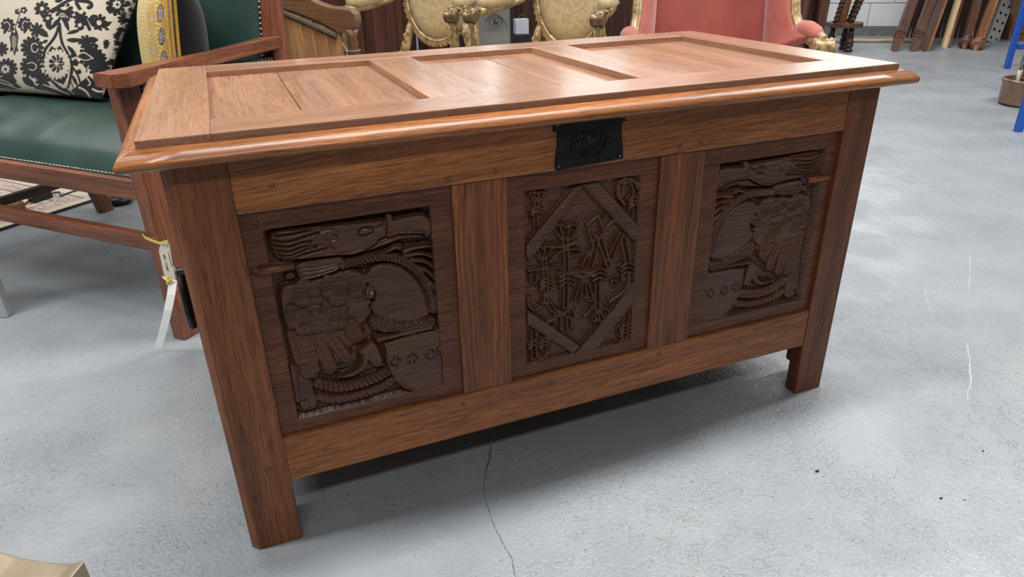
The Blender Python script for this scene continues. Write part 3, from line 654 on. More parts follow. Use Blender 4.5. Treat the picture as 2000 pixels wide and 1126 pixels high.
# iron lock plate
b = MB(); yl = -.0032
out = [(-.061, .652), (-.061, .634), (-.053, .632), (-.054, .61), (-.0575, .585), (-.056, .574), (-.02, .5755), (.02, .577), (.0615, .5795), (.059, .60), (.0555, .625), (.0555, .636), (.062, .638), (.062, .652)]
b.prism([(x, .0012, z) for x, z in out], (0, yl - .0012, 0), 'x', .0006, 1); lk = b.build('lock_plate', IRON, ch, label='black iron lock plate')
b = MB(); b.lathe((0, yl, .617), (0, yl - .003, .617), [(0, .0085), (1, .0075)], 16); b.lathe((0, yl - .0029, .617), (0, yl - .0034, .617), [(0, .0035), (1, .0035)], 12); b.build('keyhole_boss', IRON, lk)
b = MB(); rnd = random.Random(2)
for i in range(46):
    t = rnd.uniform(0, 2 * math.pi); r = rnd.uniform(.010, .022); b.ball((r * 1.35 * math.cos(t), yl - .0003, .608 + r * .95 * math.sin(t)), rnd.uniform(.0016, .0034), sc=(1.3, .7, 1))
for s_ in (-1, 1):
    b.tube([(s_ * .004, yl, .60), (s_ * .016, yl - .001, .588), (s_ * .028, yl - .001, .60), (s_ * .030, yl, .618), (s_ * .020, yl - .001, .628)], [.002, .0026, .0026, .002, .0014], 8)
b.build('foliage_relief', IRON, lk)
for (x, z) in ((-.052, .580), (.0545, .584), (-.055, .644), (.056, .645)):
    b = MB(); b.ball((x, yl - .0003, z), .0019, sc=(1, .6, 1)); b.build('nail', NAIL, lk)
for (x, z) in ((-.02, .578), (.016, .5805)):
    b = MB(); b.ball((x, yl - .0003, z), .0024, sc=(1, .6, 1)); b.build('rivet', IRON, lk)
# left drop handle
b = MB(); b.lathe((-.598, .075, .478), (-.604, .075, .478), [(0, .016), (.7, .016), (1, .013)], 16); b.lathe((-.602, .075, .478), (-.618, .075, .478), [(0, .006), (.8, .006), (.85, .010), (1, .008)], 12)
hb = b.build('handle_mount', GREYM, ch)
b = MB(); hx = -.6115
b.tube([(hx, .062, .474), (hx, .056, .45), (hx, .058, .42), (hx, .072, .392), (hx, .088, .392), (hx, .102, .42), (hx, .1, .45), (hx, .09, .474)], [.0035, .0045, .0055, .0065, .0065, .0055, .0045, .0035], 10)
b.build('drop_handle', IRON, ch)
# ================================================================ LEATHER SETTEE (left)
BO = np.array((-.715, .80, 0)); BR = math.atan2(-.724, .69)
be = empty('leather_settee', tuple(BO), BR, 'wooden armchair settee with green leather seat and back behind the coffer', 'settee')
BM = WM[be.name]
EX = np.array(BM.to_3x3() @ Vector((1, 0, 0))); EY = np.array(BM.to_3x3() @ Vector((0, 1, 0)))
def bl(x, y, z): return BO + EX * x + EY * y + np.array((0, 0, z))
def bpl(u, v, y): return ONPL(u, v, BO + EY * y, EY)          # pixel -> settee plane at depth y
def bplx(u, v, x): return ONPL(u, v, BO + EX * x, EX)
def loc(P): d = np.array(P) - BO; return np.array((d @ EX, d @ EY, d[2]))
def bbox(b, x0, x1, y0, y1, z0, z1, g, bev=.003): return b.box(x0, x1, y0, y1, z0, z1, g, bev, 2, BM)
gX = tuple(EX); gY = tuple(EY)
for x0 in (-.040, -1.11):
    b = MB(); P = [bl(x0 + a, c, 0) for a, c in ((0, 0), (.040, 0), (.040, .052), (0, .052))]
    b.prism(P, (0, 0, .637), 'z', .004, 2); b.build('front_leg', MAHO, be)
for x0 in (-.036, -1.11):
    b = MB(); prof = [(.60, 0), (.555, .25), (.505, .42), (.485, .64), (.545, 1.05)]; w = .05; V = []; F = []
    pts = [bl(x0, y, z) for y, z in prof] + [bl(x0, y + w, z) for y, z in prof[::-1]]
    b.prism(pts, EX * .036, 'z', .003, 2); b.build('rear_leg', MAHO, be)
b = MB(); bbox(b, -1.07, -.041, .004, .05, .366, .414, gX, .005); b.build('front_rail', MAHO, be)
b = MB(); bbox(b, -1.07, -.041, .010, .036, .236, .274, gX, .003); b.build('front_stretcher', MAHO, be)
for x0 in (-.036, -1.10):
    b = MB(); bbox(b, x0, x0 + .03, .053, .50, .360, .41, gY, .003); b.build('side_rail', MAHO, be)
    b = MB(); bbox(b, x0, x0 + .026, .053, .57, .138, .166, gY, .003); b.build('side_stretcher', DKW, be)
b = MB(); bbox(b, -1.07, -.041, .51, .54, .36, .41, gX, .003); b.build('rear_rail', MAHO, be)
# arms: flat shaped boards that narrow and rise to the back
for sgn, xc in ((1, 0), (-1, -1.075)):
    top = [(-.020, -.040, .664), (.045, -.046, .664), (.060, -.020, .664), (.030, .10, .664), (.006, .25, .666), (.004, .40, .672), (.020, .505, .680), (-.038, .505, .680), (-.034, .30, .668), (-.03, .10, .664)]
    P = [bl(xc + (x if sgn > 0 else -.035 - x), y, z) for x, y, z in top]
    V = P + [p - np.array((0, 0, .030)) for p in P]; n = len(P); F = [tuple(range(n)), tuple(range(n, 2 * n))[::-1]] + [(i, i + n, (i + 1) % n + n, (i + 1) % n) for i in range(n)]
    bm_ = bmesh.new(); vs = [bm_.verts.new([float(c) for c in p]) for p in V]
    for f in F: bm_.faces.new([vs[i] for i in f])
    bmesh.ops.recalc_face_normals(bm_, faces=bm_.faces); bmesh.ops.bevel(bm_, geom=list(bm_.edges), offset=.003, segments=2, affect='EDGES', clamp_overlap=True)
    b = MB(); b.bm(bm_, gY); b.build('arm', MAHO, be)
    xs = xc - .020 if sgn > 0 else xc - .03
    b = MB(); bbox(b, xs, xs + .014, .056, .488, .412, .630, gY, .004); sp = b.build('arm_panel', LEATHB, be)
    b = MB()
    for y in np.arange(.066, .485, .0125):
        b.ball(bl(xs + .0145, y, .622), .0042, nu=6, nv=4)
    for z in np.arange(.43, .62, .0125): b.ball(bl(xs + .0145, .062, z), .0042, nu=6, nv=4)
    b.build('nail_trim', NAIL, sp, kind='stuff')
# seat: domed leather pad
def grid_pad(fn, nu, nv):
    V = []; F = []
    for j in range(nv + 1):
        for i in range(nu + 1): V.append(fn(i / nu, j / nv))
    for j in range(nv):
        for i in range(nu): a = j * (nu + 1) + i; F.append((a, a + 1, a + nu + 2, a + nu + 1))
    return V, F
def seatf(s, t):
    x = -1.068 + s * (1.068 - .040); y = .026 + t * (.50 - .026)
    ex = min(1, s / .10, (1 - s) / .10); ey0 = min(1, t / .36); ey1 = min(1, (1 - t) / .2)
    h = .082 * math.sqrt(max(0, 1 - (1 - ex) ** 2)) ** .7 * math.sqrt(max(0, 1 - (1 - ey0) ** 2)) * (1 - (1 - ey1) ** 2 * .6)
    w = .0035 * math.sin(s * 33 + 2 * t) * math.exp(-((t - .25) / .25) ** 2) * (1 if s < .62 else .25)
    return bl(x, y, .414 + h + w)
V, F = grid_pad(seatf, 60, 30); b = MB(); b.add(V, F, gX, True); seat = b.build('seat', LEATH, be)
b = MB(); bbox(b, -1.069, -.041, .022, .50, .405, .4155, gX, .001); b.build('seat_base', LEATHB, be)
b = MB()
for k in range(150):
    x = -.046 - k * .0068; b.ball(bl(x, .026 + .0012 * (k % 2), .4165), .0031, nu=6, nv=4)
b.build('nail_trim', NAIL, seat, kind='stuff')
b = MB(); bbox(b, -1.068, -.042, .0235, .0295, .414, .4168, gX, .0006); b.build('seat_braid', LEATHB, seat)
def backf(s, t):
    x = -1.074 + s * (1.074 - .036); z = .42 + t * .62; y0 = .492 + max(0, (z - .60)) * .14
    e = min(1, s / .06, (1 - s) / .06, (1 - t) / .1); return bl(x, y0 - .028 * math.sqrt(max(0, 1 - (1 - e) ** 2)), z)
V, F = grid_pad(backf, 50, 24); b = MB(); b.add(V, F, gX, True); bk = b.build('back', LEATH, be)
b = MB(); bbox(b, -1.074, -.036, .52, .535, .42, .98, gX, .002); b.build('back_board', LEATHB, be)
b = MB()
for sx in (-.041, -1.069):
    for z in np.arange(.44, 1.03, .0135): b.ball(bl(sx, .487 + max(0, z - .60) * .14 - .004, z), .0052, nu=7, nv=5)
b.build('nail_trim', NAIL, bk, kind='stuff')
b = MB(); bbox(b, -1.074, -.036, .535, .575, 1.0, 1.07, gX, .004); b.build('top_rail', MAHO, be)
# ---------------------------------------------------------------- cushion with black floral print, painted per vertex from traced shapes
class Paint:
    def __init__(s, base): s.shapes = []; s.base = base
    def poly(s, p, c): s.shapes.append(('p', np.array(p, float), c, 0))
    def line(s, p, w, c, taper=False): s.shapes.append(('l', np.array(p, float), c, w if not taper else -w))
    def flower(s, x, y, r, n, c, dep=.3, ph=0, sy=1):
        t = np.linspace(0, 2 * math.pi, n * 10, endpoint=False); rr = r * (1 - dep + dep * np.abs(np.cos(n * t / 2 + ph)) ** .6)
        s.poly(np.stack([x + rr * np.cos(t), y + rr * sy * np.sin(t)], 1), c)
    def leaf(s, a, e, w, c):
        a = np.array(a, float); e = np.array(e, float); d = e - a; nn = np.array((-d[1], d[0])); nn /= np.linalg.norm(nn); t = np.linspace(0, 1, 9); h = np.sin(t ** .8 * math.pi) * w
        s.poly(np.concatenate([a + d * t[:, None] + nn * h[:, None], (a + d * t[:, None] - nn * h[:, None])[::-1]]), c)
    def render(s, x, y):
        C = np.tile(np.array((*s.base, 1.0)), (len(x), 1))
        for kind, P, c, w in s.shapes:
            pad = abs(w) + 1; m = (x > P[:, 0].min() - pad) & (x < P[:, 0].max() + pad) & (y > P[:, 1].min() - pad) & (y < P[:, 1].max() + pad)
            if not m.any(): continue
            X = x[m]; Y = y[m]
            if kind == 'p':
                ins = np.zeros(X.shape, bool); n = len(P)
                for i in range(n):
                    a = P[i]; e = P[(i + 1) % n]
                    if a[1] == e[1]: continue
                    ins ^= ((a[1] > Y) != (e[1] > Y)) & (X < (e[0] - a[0]) * (Y - a[1]) / (e[1] - a[1]) + a[0])
            else:
                Q = P
                for _ in range(2):
                    R = [Q[0]]
                    for i in range(len(Q) - 1): R += [Q[i] * .75 + Q[i + 1] * .25, Q[i] * .25 + Q[i + 1] * .75]
                    Q = np.array(R + [Q[-1]])
                d = np.full(X.shape, 1e9)
                for i in range(len(Q) - 1):
                    a = Q[i]; e = Q[i + 1] - a; t = np.clip(((X - a[0]) * e[0] + (Y - a[1]) * e[1]) / (e @ e + 1e-9), 0, 1); d = np.minimum(d, np.hypot(X - a[0] - t * e[0], Y - a[1] - t * e[1]))
                ins = d < abs(w) / 2
            idx = np.where(m)[0][ins]; C[idx] = (*c, 1)
        return C
K = (.012, .010, .013); CR = (.66, .58, .46)
pt = Paint(CR)
def floral(p):
    # hanging teardrop with a rosette
    p.line([(655, 265), (620, 380), (560, 470), (500, 530), (470, 640), (495, 760), (555, 870), (660, 975), (760, 1010)], 34, K); p.line([(655, 265), (665, 400), (690, 500), (745, 590), (795, 700), (785, 820), (745, 960)], 34, K)
    p.poly([(560, 500), (600, 530), (660, 500), (740, 610), (770, 720), (740, 850), (700, 930), (600, 890), (530, 820), (490, 700), (510, 590)], K)
    p.line([(575, 480), (515, 570), (492, 690), (530, 820), (610, 905), (730, 955)], 11, CR); p.line([(665, 490), (730, 600), (772, 720), (755, 850), (735, 950)], 11, CR)
    p.flower(625, 705, 150, 20, CR, .22, 0, 1.15); p.flower(622, 700, 88, 9, K, .35, 0, 1.15)
    for k in range(8):
        t = k * math.pi / 4; p.line([(622, 700), (622 + 70 * math.cos(t), 700 + 80 * math.sin(t))], 7, CR)
    p.flower(622, 700, 18, 6, CR, .2); p.poly([(590, 500), (605, 470), (630, 480), (650, 470), (640, 520), (610, 530)], CR)
    # crown above it
    p.flower(712, 135, 108, 11, K, .32); p.leaf((665, 200), (545, 335), 26, K); p.leaf((700, 190), (765, 355), 26, K)
    for w, c in ((56, CR), (40, K), (22, CR)): p.line([(690 - w * .9, 190), (680, 190 - w), (690 + w * .9, 190)], 11, c)
    for a in (-.9, -.3, .3, .9): p.leaf((705, 110), (705 + 70 * math.sin(a), 110 - 70 * math.cos(a)), 11, CR)
    # sprays left and right
    p.line([(700, 60), (600, 90), (520, 140), (470, 190)], 26, K); p.flower(462, 95, 88, 8, K, .4); p.flower(462, 95, 26, 5, CR, .3); p.flower(525, 205, 62, 7, K, .35); p.flower(525, 200, 20, 5, CR, .3); p.leaf((515, 230), (560, 340), 34, K); p.leaf((560, 150), (640, 60), 26, K); p.leaf((430, 100), (385, 165), 18, K)
    p.leaf((600, 20), (720, -40), 34, K); p.line([(640, 70), (740, 10), (830, -20)], 34, K); p.line([(840, 0), (930, 10), (1000, 30), (1010, 70), (975, 85)], 44, K)
    p.line([(840, 30), (890, 120), (940, 220), (985, 320)], 42, K); p.flower(885, 190, 82, 8, K, .38); p.flower(890, 130, 26, 5, CR, .3); p.flower(880, 265, 66, 7, K, .4); p.flower(878, 275, 24, 5, CR, .3); p.leaf((880, 330), (725, 375), 22, K); p.leaf((910, 290), (880, 340), 20, K)
    p.leaf((960, 190), (1125, 345), 34, K); p.flower(1090, 245, 96, 9, K, .42); p.flower(1090, 250, 30, 6, CR, .3); p.leaf((1120, 300), (1240, 235), 26, K); p.leaf((1150, 310), (1205, 330), 18, K); p.leaf((985, 190), (1080, 175), 24, K)
    # tulips on the left
    p.flower(192, 128, 34, 5, K, .3); p.flower(262, 112, 40, 5, K, .3); p.flower(205, 120, 10, 5, CR, .1); p.flower(258, 115, 13, 5, CR, .1); p.line([(222, 150), (190, 230), (165, 310)], 11, K)
    for (x, y, s_) in ((85, 275, 1), (270, 265, -1)):
        p.flower(x, y, 82, 9, K, .35, .4); p.line([(x - 40 * s_, y - 20), (x, y - 40), (x + 30 * s_, y + 10), (x + 10 * s_, y + 60)], 9, CR)
    p.leaf((70, 310), (40, 380), 20, K); p.leaf((285, 300), (265, 375), 20, K)
    p.poly([(130, 340), (190, 340), (205, 420), (190, 500), (205, 575), (180, 560), (160, 620), (140, 555), (108, 575), (120, 500), (105, 410)], K); p.flower(155, 350, 38, 7, K, .3); p.flower(155, 345, 14, 5, CR, .2); p.line([(155, 390), (155, 560)], 8, CR); p.line([(135, 400), (140, 520)], 6, CR); p.line([(175, 400), (172, 520)], 6, CR)
    # left middle
    p.flower(405, 330, 84, 8, K, .5); p.leaf((450, 340), (535, 410), 36, K); p.flower(355, 525, 132, 13, K, .28); p.line([(345, 500), (370, 470), (420, 490), (425, 540), (390, 580), (350, 560), (345, 500)], 10, CR); p.flower(440, 630, 36, 5, K, .3); p.leaf((410, 500), (470, 540), 22, K); p.leaf((470, 470), (530, 440), 20, K)
    p.flower(345, 730, 130, 13, K, .28); p.line([(300, 700), (360, 680), (410, 730), (370, 780), (320, 760)], 10, CR); p.leaf((380, 780), (470, 880), 50, K); p.flower(470, 880, 84, 9, K, .4); p.leaf((450, 900), (560, 970), 40, K)
    p.flower(10, 540, 84, 9, K, .4); p.flower(80, 755, 118, 13, K, .3); p.flower(60, 760, 52, 9, CR, .5); p.flower(60, 760, 20, 6, K, .3); p.leaf((20, 840), (190, 900), 60, K); p.poly([(-60, 840), (60, 850), (160, 900), (240, 960), (160, 985), (-60, 960)], K); p.line([(-20, 900), (80, 930), (180, 970)], 10, CR); p.line([(-20, 870), (60, 890), (140, 940)], 8, CR)
    p.leaf((240, 845), (400, 965), 40, K); p.line([(400, 960), (560, 985), (700, 1030), (860, 1080)], 40, K); p.line([(480, 930), (620, 980), (760, 1040)], 14, CR)
    # foliage on the right
    p.flower(945, 455, 92, 9, K, .45, 0, .8); p.leaf((725, 440), (930, 445), 26, K); p.leaf((980, 440), (1085, 440), 36, K); p.leaf((1000, 480), (1090, 510), 20, K); p.leaf((880, 520), (1000, 490), 22, K)
    p.flower(1000, 620, 140, 12, K, .3); p.flower(1110, 640, 70, 8, K, .4); p.leaf((860, 620), (960, 600), 40, K); p.line([(860, 600), (920, 570), (980, 610), (1030, 650)], 11, CR); p.line([(870, 640), (940, 670), (1020, 640)], 10, CR); p.leaf((1020, 560), (1100, 580), 24, K)
    p.flower(1090, 745, 120, 12, K, .3); p.leaf((740, 500), (860, 640), 24, K); p.flower(830, 690, 40, 5, K, .25); p.leaf((830, 580), (770, 640), 26, K); p.line([(820, 640), (850, 680), (910, 700), (960, 750), (950, 790)], 12, K)
    p.line([(800, 740), (850, 810), (880, 900), (900, 960)], 24, K); p.flower(870, 790, 30, 5, K, .3); p.poly([(890, 900), (980, 830), (1060, 900), (1130, 960), (1160, 1180), (1020, 1120), (860, 1070), (760, 1010), (820, 970)], K); p.line([(870, 960), (950, 1000), (1000, 1090)], 22, CR); p.line([(1020, 980), (1080, 1010), (1150, 1000)], 22, CR); p.line([(960, 860), (1000, 920), (970, 940)], 14, CR)
    p.leaf((790, 820), (860, 960), 20, K); p.line([(770, 860), (800, 960), (870, 1050)], 12, K); p.line([(720, 980), (800, 1040), (900, 1080)], 30, K); p.line([(740, 970), (820, 1040)], 8, CR)
    # side strip
    p.flower(1275, 60, 118, 11, K, .35); p.flower(1285, 50, 48, 7, CR, .4); p.flower(1290, 50, 18, 5, K, .2); p.leaf((1160, 90), (1260, 130), 26, K); p.leaf((1240, 120), (1290, 170), 26, K)
    for (x, y, r) in ((1405, 40, 40), (1440, 110, 34), (1365, 150, 30), (1350, 215, 62), (1430, 240, 34), (1410, 310, 44), (1325, 340, 50), (1285, 395, 44), (1400, 400, 30), (1300, 470, 52), (1390, 500, 34), (1300, 560, 50), (1360, 600, 38), (1225, 690, 50), (1300, 690, 26), (1480, 10, 34), (1170, 470, 40), (1165, 510, 30), (1460, 170, 26), (1370, 560, 26), (1480, 330, 26), (1450, 450, 24)): p.flower(x, y, r, 7, K, .4)
    for (x, y) in ((1340, 290), (1390, 250), (1310, 530), (1300, 430)): p.leaf((x, y), (x + 60, y + 26), 9, CR)
    # outside the frame
    rnd = random.Random(4)
    for k in range(26): p.flower(rnd.uniform(-700, 1500), rnd.uniform(-900, -90), rnd.uniform(60, 130), rnd.choice((8, 9, 11)), K, .35)
    for k in range(14): p.flower(rnd.uniform(-800, -120), rnd.uniform(-60, 950), rnd.uniform(60, 120), 9, K, .35)
floral(pt)
cN = np.array((0, -1, .28)); CPc = bl(-.62, .345, .50); cNw = EX * cN[0] + EY * cN[1] + np.array((0, 0, cN[2])); cNw /= np.linalg.norm(cNw)
def cpl(u, v): return ONPL(u, v, CPc, cNw)
BRc, TRc, TLc, BLc = cpl(200, 194), cpl(294, -55), cpl(-70, -110), cpl(-85, 178)
n_ = 330; ss, tt = np.meshgrid(np.linspace(0, 1, n_ + 1), np.linspace(0, 1, n_ + 1))
def pil(ss, tt, BLc, BRc, TLc, TRc, Nw, th, pinch=.05):
    e = (1 - np.abs(2 * ss - 1) ** 2.6) * (1 - np.abs(2 * tt - 1) ** 2.6); bul = th * np.maximum(e, 0) ** .45
    # seams pull in between the corners
    s2 = ss + (.5 - ss) * pinch * 2 * np.sin(np.pi * tt) * 0.6; t2 = tt + (.5 - tt) * pinch * 2 * np.sin(np.pi * ss) * 0.6
    base = (BLc * ((1 - s2) * (1 - t2))[..., None] + BRc * (s2 * (1 - t2))[..., None] + TLc * ((1 - s2) * t2)[..., None] + TRc * (s2 * t2)[..., None])
    return base, bul
base, bul = pil(ss, tt, BLc, BRc, TLc, TRc, cNw, .055, .03)
Vf = (base + cNw * bul[..., None]).reshape(-1, 3)
d = (Vf - CAM) @ RCV.T; uu = (1000 + F_PX * d[:, 0] / d[:, 2]); vv = (563 + F_PX * d[:, 1] / d[:, 2])
cols = pt.render(uu * 5.631, vv * 5.631)
j, i = np.meshgrid(np.arange(n_), np.arange(n_), indexing='ij'); q = (j * (n_ + 1) + i).ravel(); Fq = np.stack([q, q + 1, q + n_ + 2, q + n_ + 1], 1)
FLORAL = paintmat('floral_linen', .85, 500, .35)
cu = empty('floral_cushion', tuple(cpl(60, 185)), 0, 'cream cushion with black flower print leaning on the green leather seat', 'cushion')
big_mesh('front_cover', Vf, Fq, FLORAL, cu, 'x', True, cols)
Vb = (base - cNw * bul[..., None] * .8).reshape(-1, 3); big_mesh('back_cover', Vb[::1], Fq[:, ::-1], BLKF, cu, 'x', True)
# ---------------------------------------------------------------- gold embroidered cushion, stood on edge in the corner
pe = empty('embroidered_cushion', tuple(bl(-.2, .3, .49)), 0, 'black cushion with gold embroidered front standing in the settee corner', 'cushion')
nA = 140; ss, tt = np.meshgrid(np.linspace(0, 1, nA + 1) ** 2.4, np.linspace(0, 1, nA * 2 + 1))
pd = (EX * -.80 + EY * .60); pn = -(EX * .60 + EY * .80)      # along the cushion, and its gold side's normal
near = bl(-.072, .215, .482); up = np.array((0, 0, 1.0)) + EX * .10
BLc, BRc = near, near + pd * .34; TLc, TRc = near + up * .36 + EX * .03, near + pd * .34 + up * .36
base, bul = pil(ss, tt, BLc, BRc, TLc, TRc, pn, .075, .05)
Vf = (base + pn * bul[..., None]).reshape(-1, 3); s1 = (ss * .34 + bul).ravel(); t1 = (tt * .36).ravel()
Y1c = (.72, .47, .06); Y2c = (.80, .62, .20); PKc = (.42, .22, .17); DKc = (.10, .055, .05); SLc = (.50, .44, .40)
cols = np.tile(np.array((.66, .50, .20, 1.0)), (len(s1), 1))
def setc(m, c): cols[m] = (*c, 1)
rng = np.random.RandomState(1)
for k, (a, e, c) in enumerate([(0, .007, Y1c), (.007, .012, DKc), (.012, .019, Y1c), (.019, .025, PKc), (.025, .031, Y1c)]): setc((s1 >= a) & (s1 < e), c)
fld = s1 >= .031
th_ = np.sin((t1 * 1.0 + .012 * np.sin(s1 * 70)) * 620); setc(fld & (th_ > .35), Y2c); setc(fld & (th_ < -.75), PKc)
for k in range(7):
    c0 = .02 + k * .052; cs = .052; dx = (s1 - cs) / .0135; dz = (t1 - c0) / .019; r = np.hypot(dx + .25 * dz, dz)
    ang = np.arctan2(t1 - c0 - .02, s1 - .034); fan = (np.hypot(s1 - .033, t1 - c0 - .027) < .020) & (s1 > .031); setc(fan & (np.sin(ang * 24) > 0), Y1c); setc(fan & (np.sin(ang * 24) <= 0), PKc)
    setc((r < 1.25) & fld, Y1c); setc(r < 1.05, DKc); setc(r < .9, SLc); setc((r < .9) & (rng.rand(len(s1)) < .4), DKc)
    c1 = .045 + k * .075; r2 = np.hypot((s1 - .098) / .026, (t1 - c1) / .036); setc((r2 < 1) & (np.sin(r2 * 30) > 0), Y1c); setc((r2 < 1) & (np.sin(r2 * 30) < -.5), PKc); setc((r2 < .3), SLc)
EMB = paintmat('gold_embroidery', .5, 700, .6, .1)
nu_ = nA + 1; j, i = np.meshgrid(np.arange(nA * 2), np.arange(nA), indexing='ij'); q = (j * nu_ + i).ravel(); Fq = np.stack([q, q + nu_, q + nu_ + 1, q + 1], 1)
big_mesh('gold_front', Vf, Fq, EMB, pe, 'x', True, cols)
Vb = (base - pn * bul[..., None] * 1.1).reshape(-1, 3); big_mesh('black_back', Vb, Fq[:, ::-1], BLKF, pe, 'x', True)
# ---------------------------------------------------------------- price tag and ribbons beside the settee leg
def tp(u, v, dd=0.0): return ONPL(u, v, (-.655 - dd, .40, 0), (-.69 * .5 + .0, .724, 0.0)) if False else ONPL(u, v, bl(0.012, -.06 - dd, 0), EY)
tg = empty('price_tag', tuple(tp(325, 470)), 0, 'small buff price tag tied with yellow ribbon to the settee front leg', 'tag')
tn = EY * .0012
b = MB(); b.prism([tp(*p) for p in ((326, 468), (331, 480), (338, 520), (347, 566), (336, 570), (321, 540), (310, 489), (313, 477))], tn, 'z', .0003, 1); cd_ = b.build('card', CARD, tg)
b = MB(); hc = tp(327.5, 480.5); b.lathe(hc - tn * .2, hc - tn * .5, [(0, .0016), (1, .0016)], 10); b.build('eyelet', INK, cd_)
# lettering runs down the tag
def text3d(name, s, o, xd, yd, size, mat, parent, ext=.0002):
    cu_ = bpy.data.curves.new(name, 'FONT'); cu_.body = s; cu_.size = size; cu_.extrude = ext; cu_.align_x = 'LEFT'
    ob = bpy.data.objects.new(name + '_tmp', cu_); COL.objects.link(ob)
    dg = bpy.context.evaluated_depsgraph_get(); me = bpy.data.meshes.new_from_object(ob.evaluated_get(dg)); bpy.data.objects.remove(ob)
    xd = np.array(xd) / np.linalg.norm(xd); yd = np.array(yd) / np.linalg.norm(yd); zd = np.cross(xd, yd)
    V = [o + xd * v.co.x + yd * v.co.y + zd * v.co.z for v in me.vertices]; b = MB(); b.add(V, [tuple(p.vertices) for p in me.polygons]); bpy.data.meshes.remove(me)
    return b.build(name, mat, parent)
t0 = tp(318.5, 496) - tn * .7; t1_ = tp(327.5, 532) - tn * .7; xd = t1_ - t0; yd = np.cross(np.cross(xd, tp(330, 492) - t0), xd)
text3d('lettering', 'REF - YV430', t0, xd, yd, np.linalg.norm(xd) / 5.9, INK, cd_)
t0 = tp(328.5, 491) - tn * .7; t1_ = tp(336, 520) - tn * .7
b = MB(); rnd = random.Random(3); f = 0.0
while f < 1:
    w = rnd.uniform(.05, .16); a = t0 + (t1_ - t0) * f; e = t0 + (t1_ - t0) * min(1, f + w * .8); b.tube([a, e], .0006, 5); f += w
b.build('small_print', INK, cd_)
def ribbon(name, P, wv, mat, par):
    P = [np.array(p) for p in P]; V = []; F = []
    for p in P: V += [p + wv, p - wv, p - wv + tn * .6, p + wv + tn * .6]
    for i in range(len(P) - 1):
        for k in range(4): F.append((4 * i + k, 4 * i + (k + 1) % 4, 4 * i + 4 + (k + 1) % 4, 4 * i + 4 + k))
    F += [(3, 2, 1, 0), tuple(4 * (len(P) - 1) + k for k in range(4))]
    b = MB(); b.add(V, F); return b.build(name, mat, par)
wz = np.array((0, 0, .0032))
ribbon('yellow_ribbon', [bl(-.046, .045, .292), bl(-.046, -.004, .286), tp(283, 464, -.05), tp(300, 471, -.03), tp(313, 475, .004), tp(327, 470, .006)], wz, YEL, tg)
wx = (tp(345, 560) - tp(331, 560)) * .58
ribbon('white_ribbon', [tp(337, 552, .004), tp(334, 575, .012), tp(328, 605, .016), tp(320, 640, .012), tp(309, 679, .004)], wx, WHT, tg)
b = MB(); rnd = random.Random(8)
for k in range(9):
    q = tp(332 + rnd.uniform(-5, 5), 547 + rnd.uniform(-4, 4), .006); b.tube([q, q + np.array((rnd.uniform(-.006, .006), rnd.uniform(-.004, .002), rnd.uniform(-.005, .005)))], [.0035, .0025], 6)
b.build('ribbon_knot', YEL, tg)
ribbon('white_ribbon', [tp(317, 541, .006), tp(326, 546, .008), tp(346, 550, .004)], wz * .9, WHT, tg)
# ---------------------------------------------------------------- rug, plug and cord under the settee
RU = np.array(FL(0, 452)); RVd = np.array(FL(180, 395)) - RU; RVd /= np.linalg.norm(RVd); RN = np.array((-RVd[1], RVd[0], 0))
rg = empty('patterned_rug', tuple(RU + RN * .5), 0, 'cream patterned rug lying on the floor behind the settee legs', 'rug')
nx, ny = 240, 160; gx, gy = np.meshgrid(np.linspace(-1.0, .40, nx + 1), np.linspace(0, .9, ny + 1))
Vr = RU + RVd * gx.ravel()[:, None] + RN * gy.ravel()[:, None] + np.array((0, 0, .012)); e = np.minimum(np.minimum(gx + 1.0, .40 - gx), np.minimum(gy, .9 - gy)).ravel()
X = gx.ravel(); Y = gy.ravel(); cols = np.tile(np.array((.60, .50, .38, 1.0)), (len(X), 1)); rng = np.random.RandomState(6)
def rc(m, c): cols[m] = (*c, 1)
rc((e > .045) & (e < .055), (.20, .12, .12)); rc((e > .12) & (e < .13), (.20, .12, .12))
bdr = (e > .06) & (e < .118); ph = np.sin(X * 130 + 2 * np.sin(Y * 90)) * np.sin(Y * 110 + 1.5 * np.sin(X * 60)); rc(bdr & (ph > .25), (.25, .17, .18)); rc(bdr & (ph < -.45), (.42, .26, .24))
inn = e > .135; ph = np.sin(X * 46 + 3 * np.sin(Y * 31)) * np.sin(Y * 52 + 3 * np.sin(X * 27)); rc(inn & (ph > .62), (.38, .24, .20)); rc(inn & (ph < -.7), (.30, .26, .24)); rc(inn & (np.abs(ph) < .05), (.46, .36, .27))
j, i = np.meshgrid(np.arange(ny), np.arange(nx), indexing='ij'); q = (j * (nx + 1) + i).ravel(); Fq = np.stack([q, q + 1, q + nx + 2, q + nx + 1], 1)
RUGM = paintmat('rug_pile', .95, 350, .5, .3); big_mesh('rug_pile', Vr, Fq, RUGM, rg, 'x', True, cols)
b = MB(); P = [RU + RVd * a + RN * c for a, c in ((-1.0, 0), (.40, 0), (.40, .9), (-1.0, .9))]; b.prism(P, (0, 0, .0115), 'x'); b.build('rug_backing', plain('rug_edge', (.06, .05, .045), .9), rg)
ad = empty('power_adapter', tuple(FL(80, 392, .0125)), 0, 'small black plug block with its cord lying on the patterned rug', 'plug')
pa = FL(62, 396, .0125); pb = FL(98, 384, .0125); dd = pb - pa; ln = np.linalg.norm(dd); dd /= ln; pp = np.array((-dd[1], dd[0], 0))
b = MB(); b.prism([pa - pp * .02, pb - pp * .02, pb + pp * .02, pa + pp * .02], (0, 0, .03), 'x', .005, 2); b.build('housing', BLACKP, ad)
